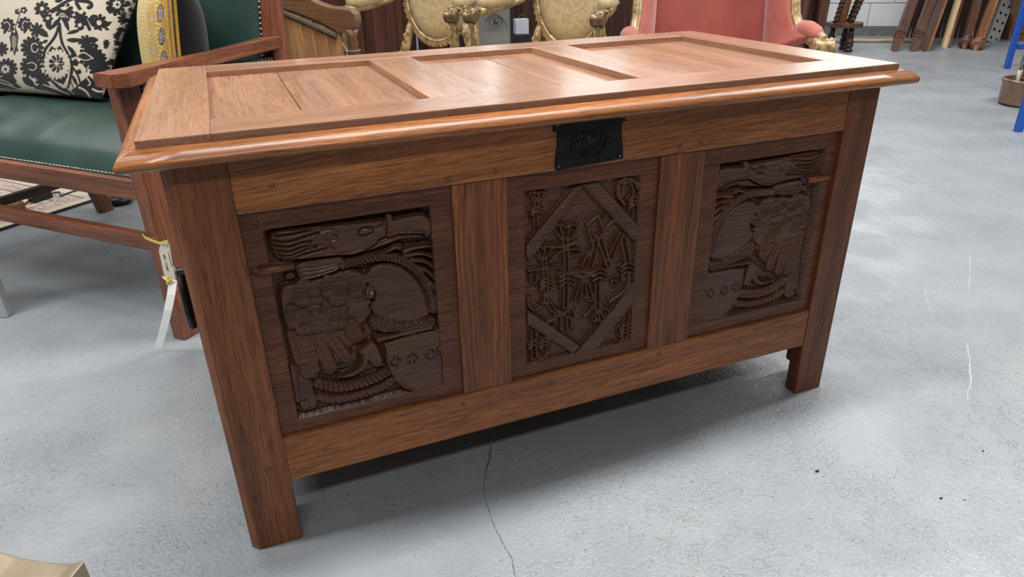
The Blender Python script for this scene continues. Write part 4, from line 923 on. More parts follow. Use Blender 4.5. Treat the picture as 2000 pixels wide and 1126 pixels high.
b = MB(); b.tube([pb + (0, 0, .012), pb + dd * .05 + pp * .01 + (0, 0, .004), FL(118, 383, .016), FL(135, 376, .016), FL(160, 368, .016)], .0032, 8); b.build('cord', BLACKP, ad)
b = MB(); b.tube([pa + (0, 0, .012), pa - dd * .03 + (0, 0, .004), FL(45, 404, .016)], .0032, 8); b.build('cord', BLACKP, ad)
ft = empty('turned_foot_end', tuple(FL(28, 412, .0125)), 0, 'reddish turned wooden foot showing on the rug beside the black plug', 'furniture foot')
p0 = FL(8, 410, .035); p1 = FL(42, 398, .035); b = MB(); b.lathe(p0, p1, [(0, .014), (.3, .020), (.6, .024), (.8, .020), (.92, .026), (1, .018)], 14); b.build('turned_end', ORNW, ft)
b = MB(); b.lathe(p0 - (p1 - p0) * 1.6, p0, [(0, .016), (1, .014)], 12); b.build('shaft', MAHO, ft)
cw = empty('furniture_castor', tuple(FL(236, 397)), 0, 'dark rounded castor on the floor just right of the settee rear leg', 'castor')
p = FL(236, 396); b = MB(); b.lathe(p + (0, 0, .0), p + (0, 0, .03), [(0, .03), (.3, .05), (.7, .052), (1, .03)], 20); b.build('wheel', BLACKP, cw)
b = MB(); b.lathe(p + (0, 0, .028), p + (0, 0, .20), [(0, .014), (1, .02)], 10); b.build('stem', DKW, cw)
# framed board at the left edge
pb_ = empty('framed_board', tuple(FL(-20, 620)), 0, 'cream board in a grey metal frame standing on the floor at the left edge', 'board')
c0 = FL(28, 611); d1 = FL(17, 614) - c0; fd = FL(-10, 606) - FL(17, 614); fd = np.array((fd[0], fd[1], 0)); fd /= np.linalg.norm(fd); sd = np.array((-.35, -.94, 0)); sd /= np.linalg.norm(sd)
th = .028; cF = c0 + sd * 0; H_ = .33
f2 = np.array((-.93, .36, 0))
b = MB(); b.prism([cF, cF + sd * th, cF + sd * th + f2 * .022, cF + f2 * .022], (0, 0, H_), 'z', .002, 1); b.prism([cF + f2 * .0221, cF + sd * th + f2 * .0221, cF + sd * th + f2 * .5, cF + f2 * .5], (0, 0, .012), 'z', .002, 1); b.prism([p_ + np.array((0, 0, H_ - .015)) for p_ in (cF + f2 * .0221, cF + sd * th + f2 * .0221, cF + sd * th + f2 * .5, cF + f2 * .5)], (0, 0, .015), 'z', .002, 1); b.build('frame', ALU, pb_)
b = MB(); b.prism([p_ + np.array((0, 0, .0125)) for p_ in (cF + f2 * .0225 + sd * .004, cF + sd * (th - .004) + f2 * .0225, cF + sd * (th - .004) + f2 * .5, cF + f2 * .5 + sd * .004)], (0, 0, H_ - .028), 'z'); b.build('panel', CREAM, pb_)
# ================================================================ OAK ARMCHAIR behind the settee (broad curved arm)
AP = PX(640, 60, 2.35); AXD = np.array((.78, -.62, 0)); AXD /= np.linalg.norm(AXD); AN = np.array((AXD[1], -AXD[0], 0)); AN = AN if AN @ (CAM - AP) > 0 else -AN
def ap(u, v, off=0.0): return ONPL(u, v, AP + AN * off, AN)
oc = empty('oak_armchair', (ap(690, 110)[0], ap(690, 110)[1], 0), 0, 'brown oak armchair with a broad curved flat arm behind the settee back', 'armchair')
armpts = [(510, -70), (560, -40), (590, -12), (615, 4), (640, 13), (668, 17), (683, 19), (691, 27), (694, 40), (692, 54), (687, 61), (676, 63), (662, 66), (650, 58), (628, 46), (600, 34), (575, 24), (553, 17), (500, 0)]
b = MB(); b.prism([ap(*p) for p in armpts], -AN * .045, tuple(AXD), .004, 2); b.build('arm', WALN, oc)
top = ap(680, 66); 
# front support: turned post under the arm end
zt_ = top[2]; px = np.array((top[0], top[1])) - AN[:2] * .022
b = MB(); H = zt_ + .012; b.lathe((px[0], px[1], 0), (px[0], px[1], H), [(0, .018), (.1, .022), (.35, .024), (.5, .020), (.72, .024), (.86, .021), (.90, .016), (.93, .020), (.96, .016), (1, .026)], 16); b.build('front_post', WALN, oc)
# solid panelled side: two boards and a dark joint
zb = .30
def vslab(name, u0, u1, mat, off, th, ztop=None, zlo=.28):
    P0 = ap(u0, 60, off); P1 = ap(u1, 60, off); zt2 = ztop
    b = MB(); b.prism([(P0[0], P0[1], zlo), (P1[0], P1[1], zlo), (P1[0], P1[1], zt2[1]), (P0[0], P0[1], zt2[0])], -AN * th, 'z', .002, 1); return b.build(name, mat, oc)
vslab('side_board', 520, 613, PLY, -.008, .014, (ap(520, 6)[2], ap(613, 38)[2])); vslab('side_board', 616, 664, PLY, -.008, .014, (ap(616, 40)[2], ap(664, 64)[2]))
b = MB(); a = ap(553, 19, -.006); e = ap(657, 65, -.006); b.prism([a, e, e - np.array((0, 0, .012)), a - np.array((0, 0, .012))], AN * .010, tuple(AXD), .001, 1); b.build('underside_light', plain('underside_light_grey', (.16, .14, .12), .6), oc)  # grey strip: light on the arm's underside put into colour
sx_ = ap(560, 60)
b = MB(); P0 = ap(505, 60, -.05); b.prism([P0 + np.array((0, 0, -P0[2])), P0 + AXD * .045 + np.array((0, 0, -P0[2])), P0 + AXD * .045 + np.array((0, 0, -P0[2] + 1.05)), P0 + np.array((0, 0, -P0[2] + 1.05))], -AN * .045, 'z', .003, 1); b.build('rear_post', WALN, oc)
sb = ap(505, 60); L_ = np.linalg.norm(ap(680, 60) - sb)
b = MB(); q0 = np.array((sb[0], sb[1], .36)) - AN * .02; b.prism([q0, q0 + AXD * (L_ + .01), q0 + AXD * (L_ + .01) - AN * .55, q0 - AN * .55], (0, 0, .04), tuple(AXD), .004, 1); b.build('seat', WALN, oc)
for q in (q0 - AN * .5, q0 + AXD * L_ - AN * .52):
    b = MB(); b.lathe((q[0], q[1], 0), (q[0], q[1], .36), [(0, .018), (.5, .022), (1, .02)], 10); b.build('far_leg', WALN, oc)
b = MB(); zz = zt_ - .055; b.tube([(px[0] + .0245 * math.cos(t), px[1] + .0245 * math.sin(t), zz) for t in np.linspace(0, 2 * math.pi, 17)], .0014, 6)
kn = np.array((px[0], px[1], zz)) + AN * .025 - AXD * .012; b.ball(kn, .0045); b.build('string_tie', plain('string', (.35, .31, .27), .8), oc)
b = MB(); b.tube([kn, kn + np.array((0, 0, -.05)), kn + np.array((.002, 0, -.12))], .0011, 5); b.tube([kn, kn - AXD * .006 + np.array((0, 0, .012)), kn - AXD * .012 + np.array((0, 0, .026))], .0012, 5); b.build('string_end', plain('string_pale', (.5, .46, .42), .8), oc, kind='stuff')
# ================================================================ WARDROBE and other dark pieces behind
VH = np.array((.366, .93, 0)); VH /= np.linalg.norm(VH); RH = np.array((.927, -.375, 0)); RH /= np.linalg.norm(RH)   # facing directions of the back row
def framed(name, u0, u1, depth, h, mat, label, cat, dep=.5, z0=0.0, panels=1):
    P = PX((u0 + u1) / 2, 60, depth); w = abs(u1 - u0) / F_PX * depth; o = empty(name, (P[0], P[1], 0), math.atan2(RH[1], RH[0]), label, cat); Mx = WM[o.name]
    b = MB(); b.box(-w / 2, w / 2, 0, dep, z0, h, 'z', .006, 2, Mx); b.build('carcass', mat, o)
    pw = w / panels
    for k in range(panels):
        x0 = -w / 2 + k * pw + .012; x1 = x0 + pw - .024
        f = MB(); f.box(x0, x1, -.022, -.001, z0 + .06, h - .05, 'z', .004, 2, Mx); d = f.build('door', mat, o)
        f = MB(); f.box(x0 + .045, x1 - .045, -.030, -.0225, z0 + .12, h - .12, 'z', .005, 2, Mx); f.build('raised_panel', mat, d)
    b = MB(); b.box(-w / 2 - .02, w / 2 + .02, -.035, dep, z0, z0 + .058, 'x', .006, 2, Mx); b.build('plinth', mat, o)
    return o
framed('wardrobe', 560, 792, 4.6, 1.9, REDW, 'tall red mahogany wardrobe behind the left gilt armchair', 'wardrobe', .5, 0, 3)
framed('dark_cabinet', 815, 940, 5.1, 1.5, DKW, 'near-black cabinet between the wardrobe and the leaning portrait', 'cabinet', .4, 0, 2)
framed('dark_cabinet', 1000, 1260, 4.5, 1.3, DKW, 'near-black cabinet behind the right gilt armchair', 'cabinet', .4, 0, 2)
# portrait leaning between the chairs
po = PX(970, 60, 4.3); o = empty('portrait_print', (po[0], po[1], 0), math.atan2(RH[1], RH[0]), 'grey portrait print showing an eye, standing between the two gilt armchairs', 'picture'); Mx = WM[o.name]
n2 = 90; gx, gz = np.meshgrid(np.linspace(-.17, .085, n2 + 1), np.linspace(.12, 1.0, n2 * 3 + 1))
ey = PX(965, 42, 4.3)[2]; X = gx.ravel(); Z = gz.ravel() - ey
base_ = .165 + .05 * np.exp(-((X - .0) / .10) ** 2 - ((Z + .09) / .05) ** 2) - .07 * np.exp(-((X + .02) / .05) ** 2 - ((Z + .04) / .02) ** 2) + .035 * np.clip((X - .03) / .05, 0, 1)
r = np.hypot((X + .005) / 1.5, Z); base_ = np.where(r < .030, .10, base_); base_ = np.where(r < .020, .17, base_); r2 = np.hypot(X + .005, Z); base_ = np.where(r2 < .018, .045, base_); base_ = np.where(np.hypot(X - .001, Z - .006) < .004, .5, base_)
base_ = base_ - .09 * np.exp(-((Z - .040 + 3 * (X + .01) ** 2 * 4) / .010) ** 2) * (np.abs(X) < .07)
g_ = np.clip(base_, .02, .6); cols = np.stack([g_ * 1.02, g_, g_ * .86, np.ones_like(g_)], 1); V = np.stack([X, np.zeros_like(X), gz.ravel()], 1); V = np.array([tuple(Mx @ Vector(p)) for p in V])
j, i = np.meshgrid(np.arange(n2 * 3), np.arange(n2), indexing='ij'); q = (j * (n2 + 1) + i).ravel(); Fq = np.stack([q, q + 1, q + n2 + 2, q + n2 + 1], 1)
big_mesh('print', V, Fq, paintmat('print_paper', .5, 200, .0, 0), o, 'x', True, cols)
b = MB(); b.box(-.19, .11, .002, .022, 0, 1.03, 'z', .002, 1, Mx); b.build('backing', BLACKP, o)
for x0, x1 in ((-.19, -.171), (.086, .11)):
    b = MB(); b.box(x0, x1, -.012, .0018, 0, 1.03, 'z', .002, 1, Mx); b.build('frame_side', BLACKP, o)
b = MB(); b.box(-.1705, .0855, -.012, .0018, 0, .118, 'x', .002, 1, Mx); b.build('frame_bottom', BLACKP, o)
# small pale case
p = PX(1023, 52, 3.9); o = empty('pale_case', (p[0], p[1], 0), math.atan2(RH[1], RH[0]) + .25, 'small pale grey box on a dark stand beside the right gilt chair', 'box'); Mx = WM[o.name]; zc = p[2]
b = MB(); b.box(-.045, .03, 0, .06, zc - .04, zc + .04, 'z', .004, 2, Mx); b.build('case_body', plain('pale_plastic', (.42, .43, .50), .4), o)
b = MB(); b.box(-.05, .04, -.01, .07, 0, zc - .0405, 'z', .004, 2, Mx); b.build('stand', BLACKP, o)
b = MB(); b.tube([Mx @ Vector((-.03 + .06 * k / 8, .03, zc + .041 + .02 * math.sin(k / 8 * math.pi))) for k in range(9)], .003, 6); b.build('handle', BLACKP, o)
# ================================================================ GILT ARMCHAIRS
def gilt_chair(label, P, yaw):
    o = empty('gilt_armchair', tuple(P), yaw, label, 'armchair', 'gilt oval-back armchairs'); Mx = WM[o.name]
    T = lambda x, y, z: np.array(Mx @ Vector((x, y, z)))
    cz, A_, B_ = .715, .176, .232; rake = .16
    def ov(t, s=1.0, y=0.0): x = A_ * s * math.cos(t); z = cz + B_ * s * math.sin(t); return T(x, y + (z - .48) * rake, z)
    # oval frame: hollow moulded ring
    n = 72; prof = [(1.0, .0), (1.0, -.016), (.955, -.026), (.915, -.020), (.885, -.024), (.86, -.012), (.86, .01), (1.0, .012)]; V = []; F = []; m = len(prof)
    for i in range(n):
        for s, y in prof: V.append(ov(2 * math.pi * i / n, s, y))
    for i in range(n):
        for k in range(m): F.append((i * m + k, i * m + (k + 1) % m, ((i + 1) % n) * m + (k + 1) % m, ((i + 1) % n) * m + k))
    b = MB(); b.add(V, F, 'x', True); fr = b.build('oval_frame', GILT, o)
    b = MB()
    for i in range(96): b.ball(ov(2 * math.pi * i / 96, .90, -.023), .0042, nu=6, nv=4)
    b.build('beading', GILT, fr, kind='stuff')
    b = MB()
    for i in range(52):
        t = 2 * math.pi * i / 52; c = ov(t, .985, -.016); d = (ov(t + .05, .985, -.016) - ov(t - .05, .985, -.016)); d /= np.linalg.norm(d); a = ov(t, 1.03, -.012) - ov(t, .95, -.02)
        a /= np.linalg.norm(a); b.tube([c - d * .009 - a * .006, c + a * .003 , c + d * .011 + a * .008], [.003, .0062, .002], 6)
    b.build('leaf_carving', GILT, fr, kind='stuff')
    V = [ov(0, 0, -.045)]; F = []; nr = 8; n = 48
    for r in range(1, nr + 1):
        s = r / nr
        for i in range(n): V.append(ov(2 * math.pi * i / n, .87 * s, -.045 * math.sqrt(max(0, 1 - s ** 3)) - .004))
    for i in range(n): F.append((0, 1 + i, 1 + (i + 1) % n))
    for r in range(nr - 1):
        for i in range(n): a = 1 + r * n + i; c = 1 + r * n + (i + 1) % n; F.append((a, a + n, c + n, c))
    b = MB(); b.add(V, F, 'x', True); b.build('back_pad', DAM, o)
    b = MB(); b.prism([ov(2 * math.pi * i / 40, .87, .008) for i in range(40)], T(0, .02, 0) - T(0, 0, 0), 'x'); b.build('back_cloth', DAM, o)
    # seat rail, cushion
    def seatp(s, z): return [T(x * s, y * s - .0, z) for x, y in ((-.215, .02), (.215, .02), (.235, -.10), (.262, -.30), (.255, -.40), (.18, -.435), (0, -.45), (-.18, -.435), (-.255, -.40), (-.262, -.30), (-.235, -.10))]
    b = MB(); b.prism(seatp(1, .315), (0, 0, .075), 'x', .006, 2); b.build('seat_rail', GILT, o)
    b = MB(); b.prism(seatp(.96, .388), (0, 0, .07), 'x', .03, 4); b.build('seat_cushion', DAM, o)
    for sx in (-1, 1):
        b = MB(); b.lathe(T(sx * .225, -.395, 0), T(sx * .225, -.395, .33), [(0, .011), (.05, .017), (.1, .012), (.75, .022), (.8, .026), (.84, .02), (.88, .028), (1, .028)], 14); b.build('leg', GILT, o)
        b = MB(); b.tube([T(sx * .20, .06, 0), T(sx * .198, .02, .20), T(sx * .195, 0, .36)], [.014, .019, .022], 10); b.build('leg', GILT, o)
        # carved leafy stile from the seat to the oval
        P_ = [T(sx * .20, .0, .38), T(sx * .185, -.004, .44), T(sx * .158, -.004, .50), T(sx * .142, 0, .56), T(sx * .135, .01, .59)]
        b = MB(); b.tube(P_, [.024, .024, .020, .018, .014], 10)
        for k in range(10):
            f = k / 10; c = P_[0] * (1 - f) + P_[3] * f + T(0, -.02, 0) - T(0, 0, 0); b.ball(c + (T(sx * .006 * (-1) ** k, 0, 0) - T(0, 0, 0)), .011, sc=(.8, .5, 1.3), nu=6, nv=4)
        b.build('stile', GILT, o)
        # arm
        Q = [T(sx * .170, -.005, .715), T(sx * .20, -.05, .685), T(sx * .232, -.14, .668), T(sx * .256, -.26, .660), T(sx * .262, -.345, .655)]
        b = MB(); b.tube(Q, [.018, .019, .020, .022, .022], 10, flat=.8); ar = b.build('arm', GILT, o)
        b = MB(); s0 = T(sx * .262, -.365, .645); axis = (T(1, 0, 0) - T(0, 0, 0))
        b.lathe(s0 - axis * .026, s0 + axis * .026, [(0, .010), (.06, .024), (.14, .027), (.2, .022), (.8, .022), (.86, .027), (.94, .024), (1, .010)], 18)
        for k in range(6): b.ball(s0 + np.array((0, 0, .022)) + axis * (-.02 + .008 * k) + (T(0, .03, 0) - T(0, 0, 0)), .009, nu=6, nv=4)
        b.build('scroll_end', GILTD, ar)
        b = MB(); W = [T(sx * .213, -.085, .693), T(sx * .218, -.10, .700), T(sx * .235, -.17, .697), T(sx * .25, -.25, .690), T(sx * .254, -.285, .688), T(sx * .256, -.30, .680)]; b.tube(W, [.012, .027, .033, .033, .027, .010], 12); b.build('arm_pad', DAM, ar)
        b = MB()
        for f in np.linspace(0, 1, 14): b.ball(W[1] * (1 - f) + W[4] * f + np.array((0, 0, -.018)) + (T(sx * .026, 0, 0) - T(0, 0, 0)), .006, nu=6, nv=4)
        b.build('pad_trim', GILT, ar, kind='stuff')
        b = MB(); b.tube([T(sx * .262, -.352, .635), T(sx * .262, -.345, .60), T(sx * .258, -.335, .52), T(sx * .25, -.30, .45), T(sx * .245, -.265, .385)], [.021, .018, .017, .022, .020], 12)
        for dx in (-1, 1): b.tube([T(sx * .262 + dx * .012, -.362, .63), T(sx * .258 + dx * .012, -.349, .52), T(sx * .25 + dx * .014, -.315, .45)], .004, 6)
        b.build('arm_support', GILT, o)
    return o
fwd = -VH * math.cos(.50) - RH * math.sin(.50)          # the way the chairs face
yaw = math.atan2(-fwd[0], fwd[1]) + math.pi             # local -Y faces fwd
p1_ = PX(856, 88, 3.2); g1 = gilt_chair('left gilt armchair with oval gold damask back, behind the coffer', (p1_[0], p1_[1], 0), yaw + .10)
p2_ = PX(1112, 88, 2.95); g2 = copy_tree(g1); g2.location = (p2_[0], p2_[1], 0); g2.rotation_euler = (0, 0, yaw + .02); g2['label'] = 'right gilt armchair with oval gold damask back, next to the rose armchair'
# ================================================================ ROSE VELVET WING ARMCHAIR
pw_ = PX(1385, 60, 2.95); wyaw = math.atan2(RH[1], RH[0]) - .03
w = empty('wing_armchair', (pw_[0], pw_[1], 0), wyaw, 'rose pink velvet wing armchair with a gilt carved frame', 'armchair'); Mx = WM[w.name]
T = lambda x, y, z: np.array(Mx @ Vector((x, y, z)))
def sheet(name, fn, nu, nv, th, mat, par):
    V, F = grid_pad(fn, nu, nv); n = len(V); V2 = [np.array(p) for p in V]; nrm = [np.zeros(3) for _ in V]
    for f in F:
        c = np.cross(V2[f[2]] - V2[f[0]], V2[f[3]] - V2[f[1]])
        for k in f: nrm[k] += c
    B_ = [p - q / (np.linalg.norm(q) + 1e-12) * th for p, q in zip(V2, nrm)]; F2 = list(F) + [tuple(k + n for k in f[::-1]) for f in F]
    ring = [i for i in range(nu + 1)] + [(j + 1) * (nu + 1) + nu for j in range(nv)] + [nv * (nu + 1) + nu - 1 - i for i in range(nu)] + [(nv - 1 - j) * (nu + 1) for j in range(nv - 1)]
    for a, c in zip(ring, ring[1:] + ring[:1]): F2.append((c, a, a + n, c + n))
    b = MB(); b.add(V2 + B_, F2, 'x', True); return b.build(name, mat, par)
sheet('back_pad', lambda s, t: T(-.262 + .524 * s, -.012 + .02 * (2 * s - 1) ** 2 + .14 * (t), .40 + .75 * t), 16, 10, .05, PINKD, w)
for sx in (-1, 1):
    # gilt front edge: down the wing, sweeping forward along the arm
    edge = [(.296, .02, 1.10), (.294, -.06, .92), (.293, -.09, .80), (.294, -.115, .70), (.300, -.14, .620), (.316, -.17, .565), (.330, -.22, .548), (.334, -.28, .537), (.336, -.33, .530), (.337, -.36, .527)]
    dxa, dza = (0, 0) if sx > 0 else (.035, -.010)
    if sx < 0: edge = [(x + (.027 if y > -.15 else .03), y, z - (.0 if y > -.15 else .02)) for x, y, z in edge]
    E_ = [T(sx * x, y, z) for x, y, z in edge]
    b = MB(); b.tube(E_, [.020] * 6 + [.022, .024, .026, .024], 10)
    for off in (-.012, .012): b.tube([p + (T(off, 0, 0) - T(0, 0, 0)) + (T(0, -.014, .0) - T(0, 0, 0)) for p in E_], .007, 6)
    b.build('gilt_frame', GILT, w)
    b = MB()
    for i in range(len(E_) - 1):
        m_ = max(2, int(np.linalg.norm(E_[i + 1] - E_[i]) / .012))
        for k in range(m_): b.ball(E_[i] + (E_[i + 1] - E_[i]) * k / m_ + (T(-sx * .025, -.012, 0) - T(0, 0, 0)), .0048, nu=6, nv=4)
    b.build('nail_trim', GILTD, w, kind='stuff')
    # upholstered wing and inner arm between the back and the gilt edge
    def wing(s, t, sx=sx):
        k = t * (len(edge) - 3.001) + 0; i = int(k); f = k - i; a = np.array(edge[i]); c = np.array(edge[i + 1]); e = a * (1 - f) + c * f
        q = np.array((.264, .12 - .14 * t, min(e[2], 1.10 - .70 * t) if t < .6 else e[2] - (t - .6) * .25)); q[1] = .08 - .10 * t
        p = q * (1 - s) + e * s; p[0] -= .0 + .02 * math.sin(math.pi * s); return T(sx * p[0], p[1], p[2])
    sheet('wing', wing, 10, 22, .035 * (1 if sx > 0 else -1), PINK, w)
    b = MB(); b.tube([T(sx * (.318 + dxa), -.165, .575 + dza), T(sx * (.322 + dxa), -.185, .578 + dza), T(sx * (.328 + dxa), -.23, .576 + dza), T(sx * (.334 + dxa), -.28, .568 + dza), T(sx * (.337 + dxa), -.315, .560 + dza), T(sx * (.338 + dxa), -.33, .552 + dza)], [.010, .030, .036, .034, .026, .010], 14, None, True, .8, (0, 0, 1)); b.build('arm_pad', PINK, w)
    s0 = T(sx * (.340 + dxa), -.375, .520 + dza); ax = T(1, 0, 0) - T(0, 0, 0)
    b = MB(); b.lathe(s0 - ax * .042, s0 + ax * .042, [(0, .012), (.05, .034), (.12, .038), (.2, .031), (.27, .037), (.36, .031), (.44, .037), (.56, .031), (.64, .037), (.73, .031), (.82, .038), (.93, .034), (1, .012)], 20)
    b.tube([T(sx * (.339 + dxa), -.37, .552 + dza), T(sx * (.339 + dxa), -.34, .556 + dza), T(sx * (.337 + dxa), -.31, .550 + dza)], [.018, .018, .010], 8); b.build('scroll_end', GILT, w)
    b = MB(); b.tube([s0 - np.array((0, 0, .03)), T(sx * .345, -.37, .43), T(sx * .35, -.36, .33)], [.020, .018, .022], 10); b.build('arm_support', GILT, w)
    b = MB(); b.lathe(T(sx * .35, -.37, 0), T(sx * .35, -.37, .30), [(0, .014), (.06, .02), (.12, .014), (.8, .026), (.86, .02), (1, .03)], 12); b.build('leg', GILT, w)
    b = MB(); b.lathe(T(sx * .28, .05, 0), T(sx * .28, .02, .30), [(0, .016), (1, .026)], 10); b.build('leg', GILT, w)
b = MB(); b.prism([T(-.30, .03, .28), T(.30, .03, .28), T(.38, -.39, .28), T(-.38, -.39, .28)], (0, 0, .08), 'x', .008, 2); b.build('seat_rail', GILT, w)
b = MB(); b.prism([T(-.27, .0, .361), T(.27, .0, .361), T(.31, -.38, .361), T(-.31, -.38, .361)], (0, 0, .10), 'x', .03, 4); b.build('seat_cushion', PINK, w)
# ================================================================ RIGHT BACKGROUND
# dark carved cabinet with turned columns, half hidden by the wing chair
dp = PX(1572, 60, 4.9); o = empty('carved_cabinet', (dp[0], dp[1], 0), math.atan2(RH[1], RH[0]), 'dark carved cupboard with turned columns behind the rose armchair', 'cupboard'); Mx = WM[o.name]; T = lambda x, y, z: np.array(Mx @ Vector((x, y, z)))
b = MB(); b.box(-.75, .12, .05, .45, .12, 1.3, 'z', .006, 2, Mx); b.build('carcass', DKW, o)
for x in (-.30, -.03, .10):
    b = MB(); b.lathe(T(x, .0, .12), T(x, .0, 1.2), [(0, .045), (.08, .045), (.09, .035), (.12, .05), (.15, .034), (.18, .036), (.5, .044), (.8, .036), (1, .04)], 14); b.build('column', LEGW, o)
    b = MB(); b.lathe(T(x, .0, 0), T(x, .0, .12), [(0, .03), (.3, .045), (.8, .045), (1, .03)], 12); b.build('bun_foot', DKW, o)
b = MB(); b.box(-.76, .15, -.05, .45, .105, .16, 'x', .008, 2, Mx); b.build('plinth_moulding', DKW, o)
# low stool with barley twist spindles
sp_ = FL(1658, 102); sD = proj_depth = float((RCV @ (sp_ - CAM))[2])
st = empty('spindle_stool', (sp_[0], sp_[1], 0), math.atan2(RH[1], RH[0]), 'small brown turned-leg stool with barley-twist spindles beside the rose armchair', 'stool'); Mx = WM[st.name]; T = lambda x, y, z: np.array(Mx @ Vector((x, y, z)))
m_px = sD / F_PX; zs = .200
b = MB(); out = []
for k in range(40):
    t = 2 * math.pi * k / 40; r = .145 * (1 + .035 * math.cos(7 * t)); out.append(T(-.035 + r * 1.05 * math.cos(t), .10 + r * math.sin(t), zs))
b.prism(out, (0, 0, .038), tuple(RH), .006, 2); b.build('seat', LEGW, st)
def turned(p0, p1, name, par, mat, k=1.0):
    b = MB(); b.lathe(p0, p1, [(0, .026 * k), (.05, .036 * k), (.12, .030 * k), (.17, .020 * k), (.22, .034 * k), (.28, .036 * k), (.32, .026 * k), (.37, .034 * k), (.43, .036 * k), (.47, .024 * k), (.6, .030 * k), (.8, .020 * k), (1, .024 * k)], 16); return b.build(name, mat, par)
turned(T(.0, .02, 0), T(-.0, .03, zs), 'leg', st, DKW); turned(T(-.13, .12, 0), T(-.12, .12, zs), 'leg', st, DKW); turned(T(.03, .20, 0), T(.02, .19, zs), 'leg', st, DKW)
def twist(a, e, r, name, par, mat, turns=5):
    a = np.array(a); e = np.array(e); d = e - a; t = d / np.linalg.norm(d); x = np.cross(t, (0, 0, 1)); x /= np.linalg.norm(x); y = np.cross(t, x); b = MB()
    b.tube([a, e], r * .6, 8)
    for ph in (0, math.pi): b.tube([a + d * f + (x * math.cos(turns * 2 * math.pi * f + ph) + y * math.sin(turns * 2 * math.pi * f + ph)) * r * .55 for f in np.linspace(0, 1, 50)], r * .62, 7)
    return b.build(name, mat, par, kind=None)
zt2 = zs + .035
twist(T(-.02, .02, zt2), T(.10, .06, zt2 + .36), .022, 'twist_spindle', st, DKW); twist(T(-.14, .05, zt2), T(-.06, .09, zt2 + .36), .022, 'twist_spindle', st, DKW); twist(T(.02, .16, zt2), T(.13, .2, zt2 + .36), .018, 'twist_spindle', st, DKW)
b = MB(); b.prism([T(-.10, .11, zt2), T(-.02, .11, zt2), T(.02, .13, zt2 + .36), T(-.05, .13, zt2 + .36)], T(0, .018, 0) - T(0, 0, 0), 'z', .004, 2); b.build('splat', ORNW, st)
b = MB(); b.prism([T(-.12, .02, zt2 + .36), T(.2, .02, zt2 + .36), T(.2, .24, zt2 + .36), T(-.12, .24, zt2 + .36)], (0, 0, .03), 'x', .006, 2); b.build('top_rail', LEGW, st)
# pale pole lying along the wall
a = FL(1600, 79, .017); e = FL(1800, 79.5, .017); b = MB(); b.tube([a, (a + e) / 2, e], .016, 12, tuple((e - a) / np.linalg.norm(e - a))); tag(b.build('wooden_pole', PALE), 'long pale wooden pole lying on the floor along the white wall', 'pole')
# helper for things that lean towards the wall: from the floor pixel through a pixel at the picture's top
def lean(u0, v0, u1, v1, back, zmax=.85, z0=0.0):
    P = FL(u0, v0, z0); d0 = float((RCV @ (P - CAM))[2]); Q = PX(u1, v1, d0 + back); d = Q - P; s = (zmax - P[2]) / d[2]
    # never push through the wall
    dist = (P - WA) @ WN; rate = -(d @ WN)
    if rate > 1e-6: s = min(s, (dist - .10) / rate)
    return P, P + d * s, d / np.linalg.norm(d)
def stick(name, u0, v0, u1, v1, back, r, label, cat, mat, bands=(), group=None):
    P, Q, d = lean(u0, v0, u1, v1, back); L = np.linalg.norm(Q - P)
    o = empty(name, tuple(P), 0, label, cat, group); b = MB(); b.lathe(P, Q, [(0, r * .8), (.01, r), (1, r)], 8); b.build('shaft', mat, o)
    for (va, vb, m2, nm, k) in bands:
        fa = (v0 - va) / (v0 - v1); fb = (v0 - vb) / (v0 - v1); E = PX(u1, v1, float((RCV @ (P - CAM))[2]) + back) - P
        b = MB(); b.lathe(P + E * fa, P + E * fb, [(0, r * k), (1, r * k)], 8); b.build(nm, m2, o)
    return o
BLT = plain('blue_tape', (.10, .10, .38), .5); WTAPE = plain('white_tape', (.75, .75, .76), .5)
stick('metal_rod', 1687, 72, 1701, 0, .18, .010, 'plain thin grey metal rod leaning on the white wall, first right of the stool', 'rod', GREYM)
stick('taped_rod', 1717, 72, 1730, 0, .18, .009, 'thin rod with white and blue tape leaning on the bare white wall', 'rod', GREYM, [(33, 21, WTAPE, 'white_band', 1.35), (21, 17, BLT, 'blue_band', 1.4), (17, 7, WTAPE, 'white_band', 1.3), (7, -8, BLACKP, 'black_band', 1.3)])
stick('taped_rod', 1747, 70, 1761, 0, .15, .009, 'thin rod with white and blue tape partly hidden by the first leaning carved leg', 'rod', GREYM, [(34, 20, WTAPE, 'white_band', 1.35), (20, 16, BLT, 'blue_band', 1.4), (16, 6, WTAPE, 'white_band', 1.3), (6, -8, BLACKP, 'black_band', 1.3)])
for (u0, u1, v0, lab) in ((1775, 1794, 76, 'thin pale rod between the two carved leaning legs'), (1835, 1852, 78, 'thin pale rod left of the cream batten'), (1868, 1887, 78, 'thin pale rod right of the cream batten'), (1899, 1918, 76, 'thin pale rod between the two ball-footed legs')):
    stick('thin_rod', u0, v0, u1, 0, .12, .006, lab, 'rod', GREYM)
stick('thin_rod', 1631, 72, 1636, 0, .15, .009, 'thin pale rod seen under the stool seat', 'rod', GREYM)
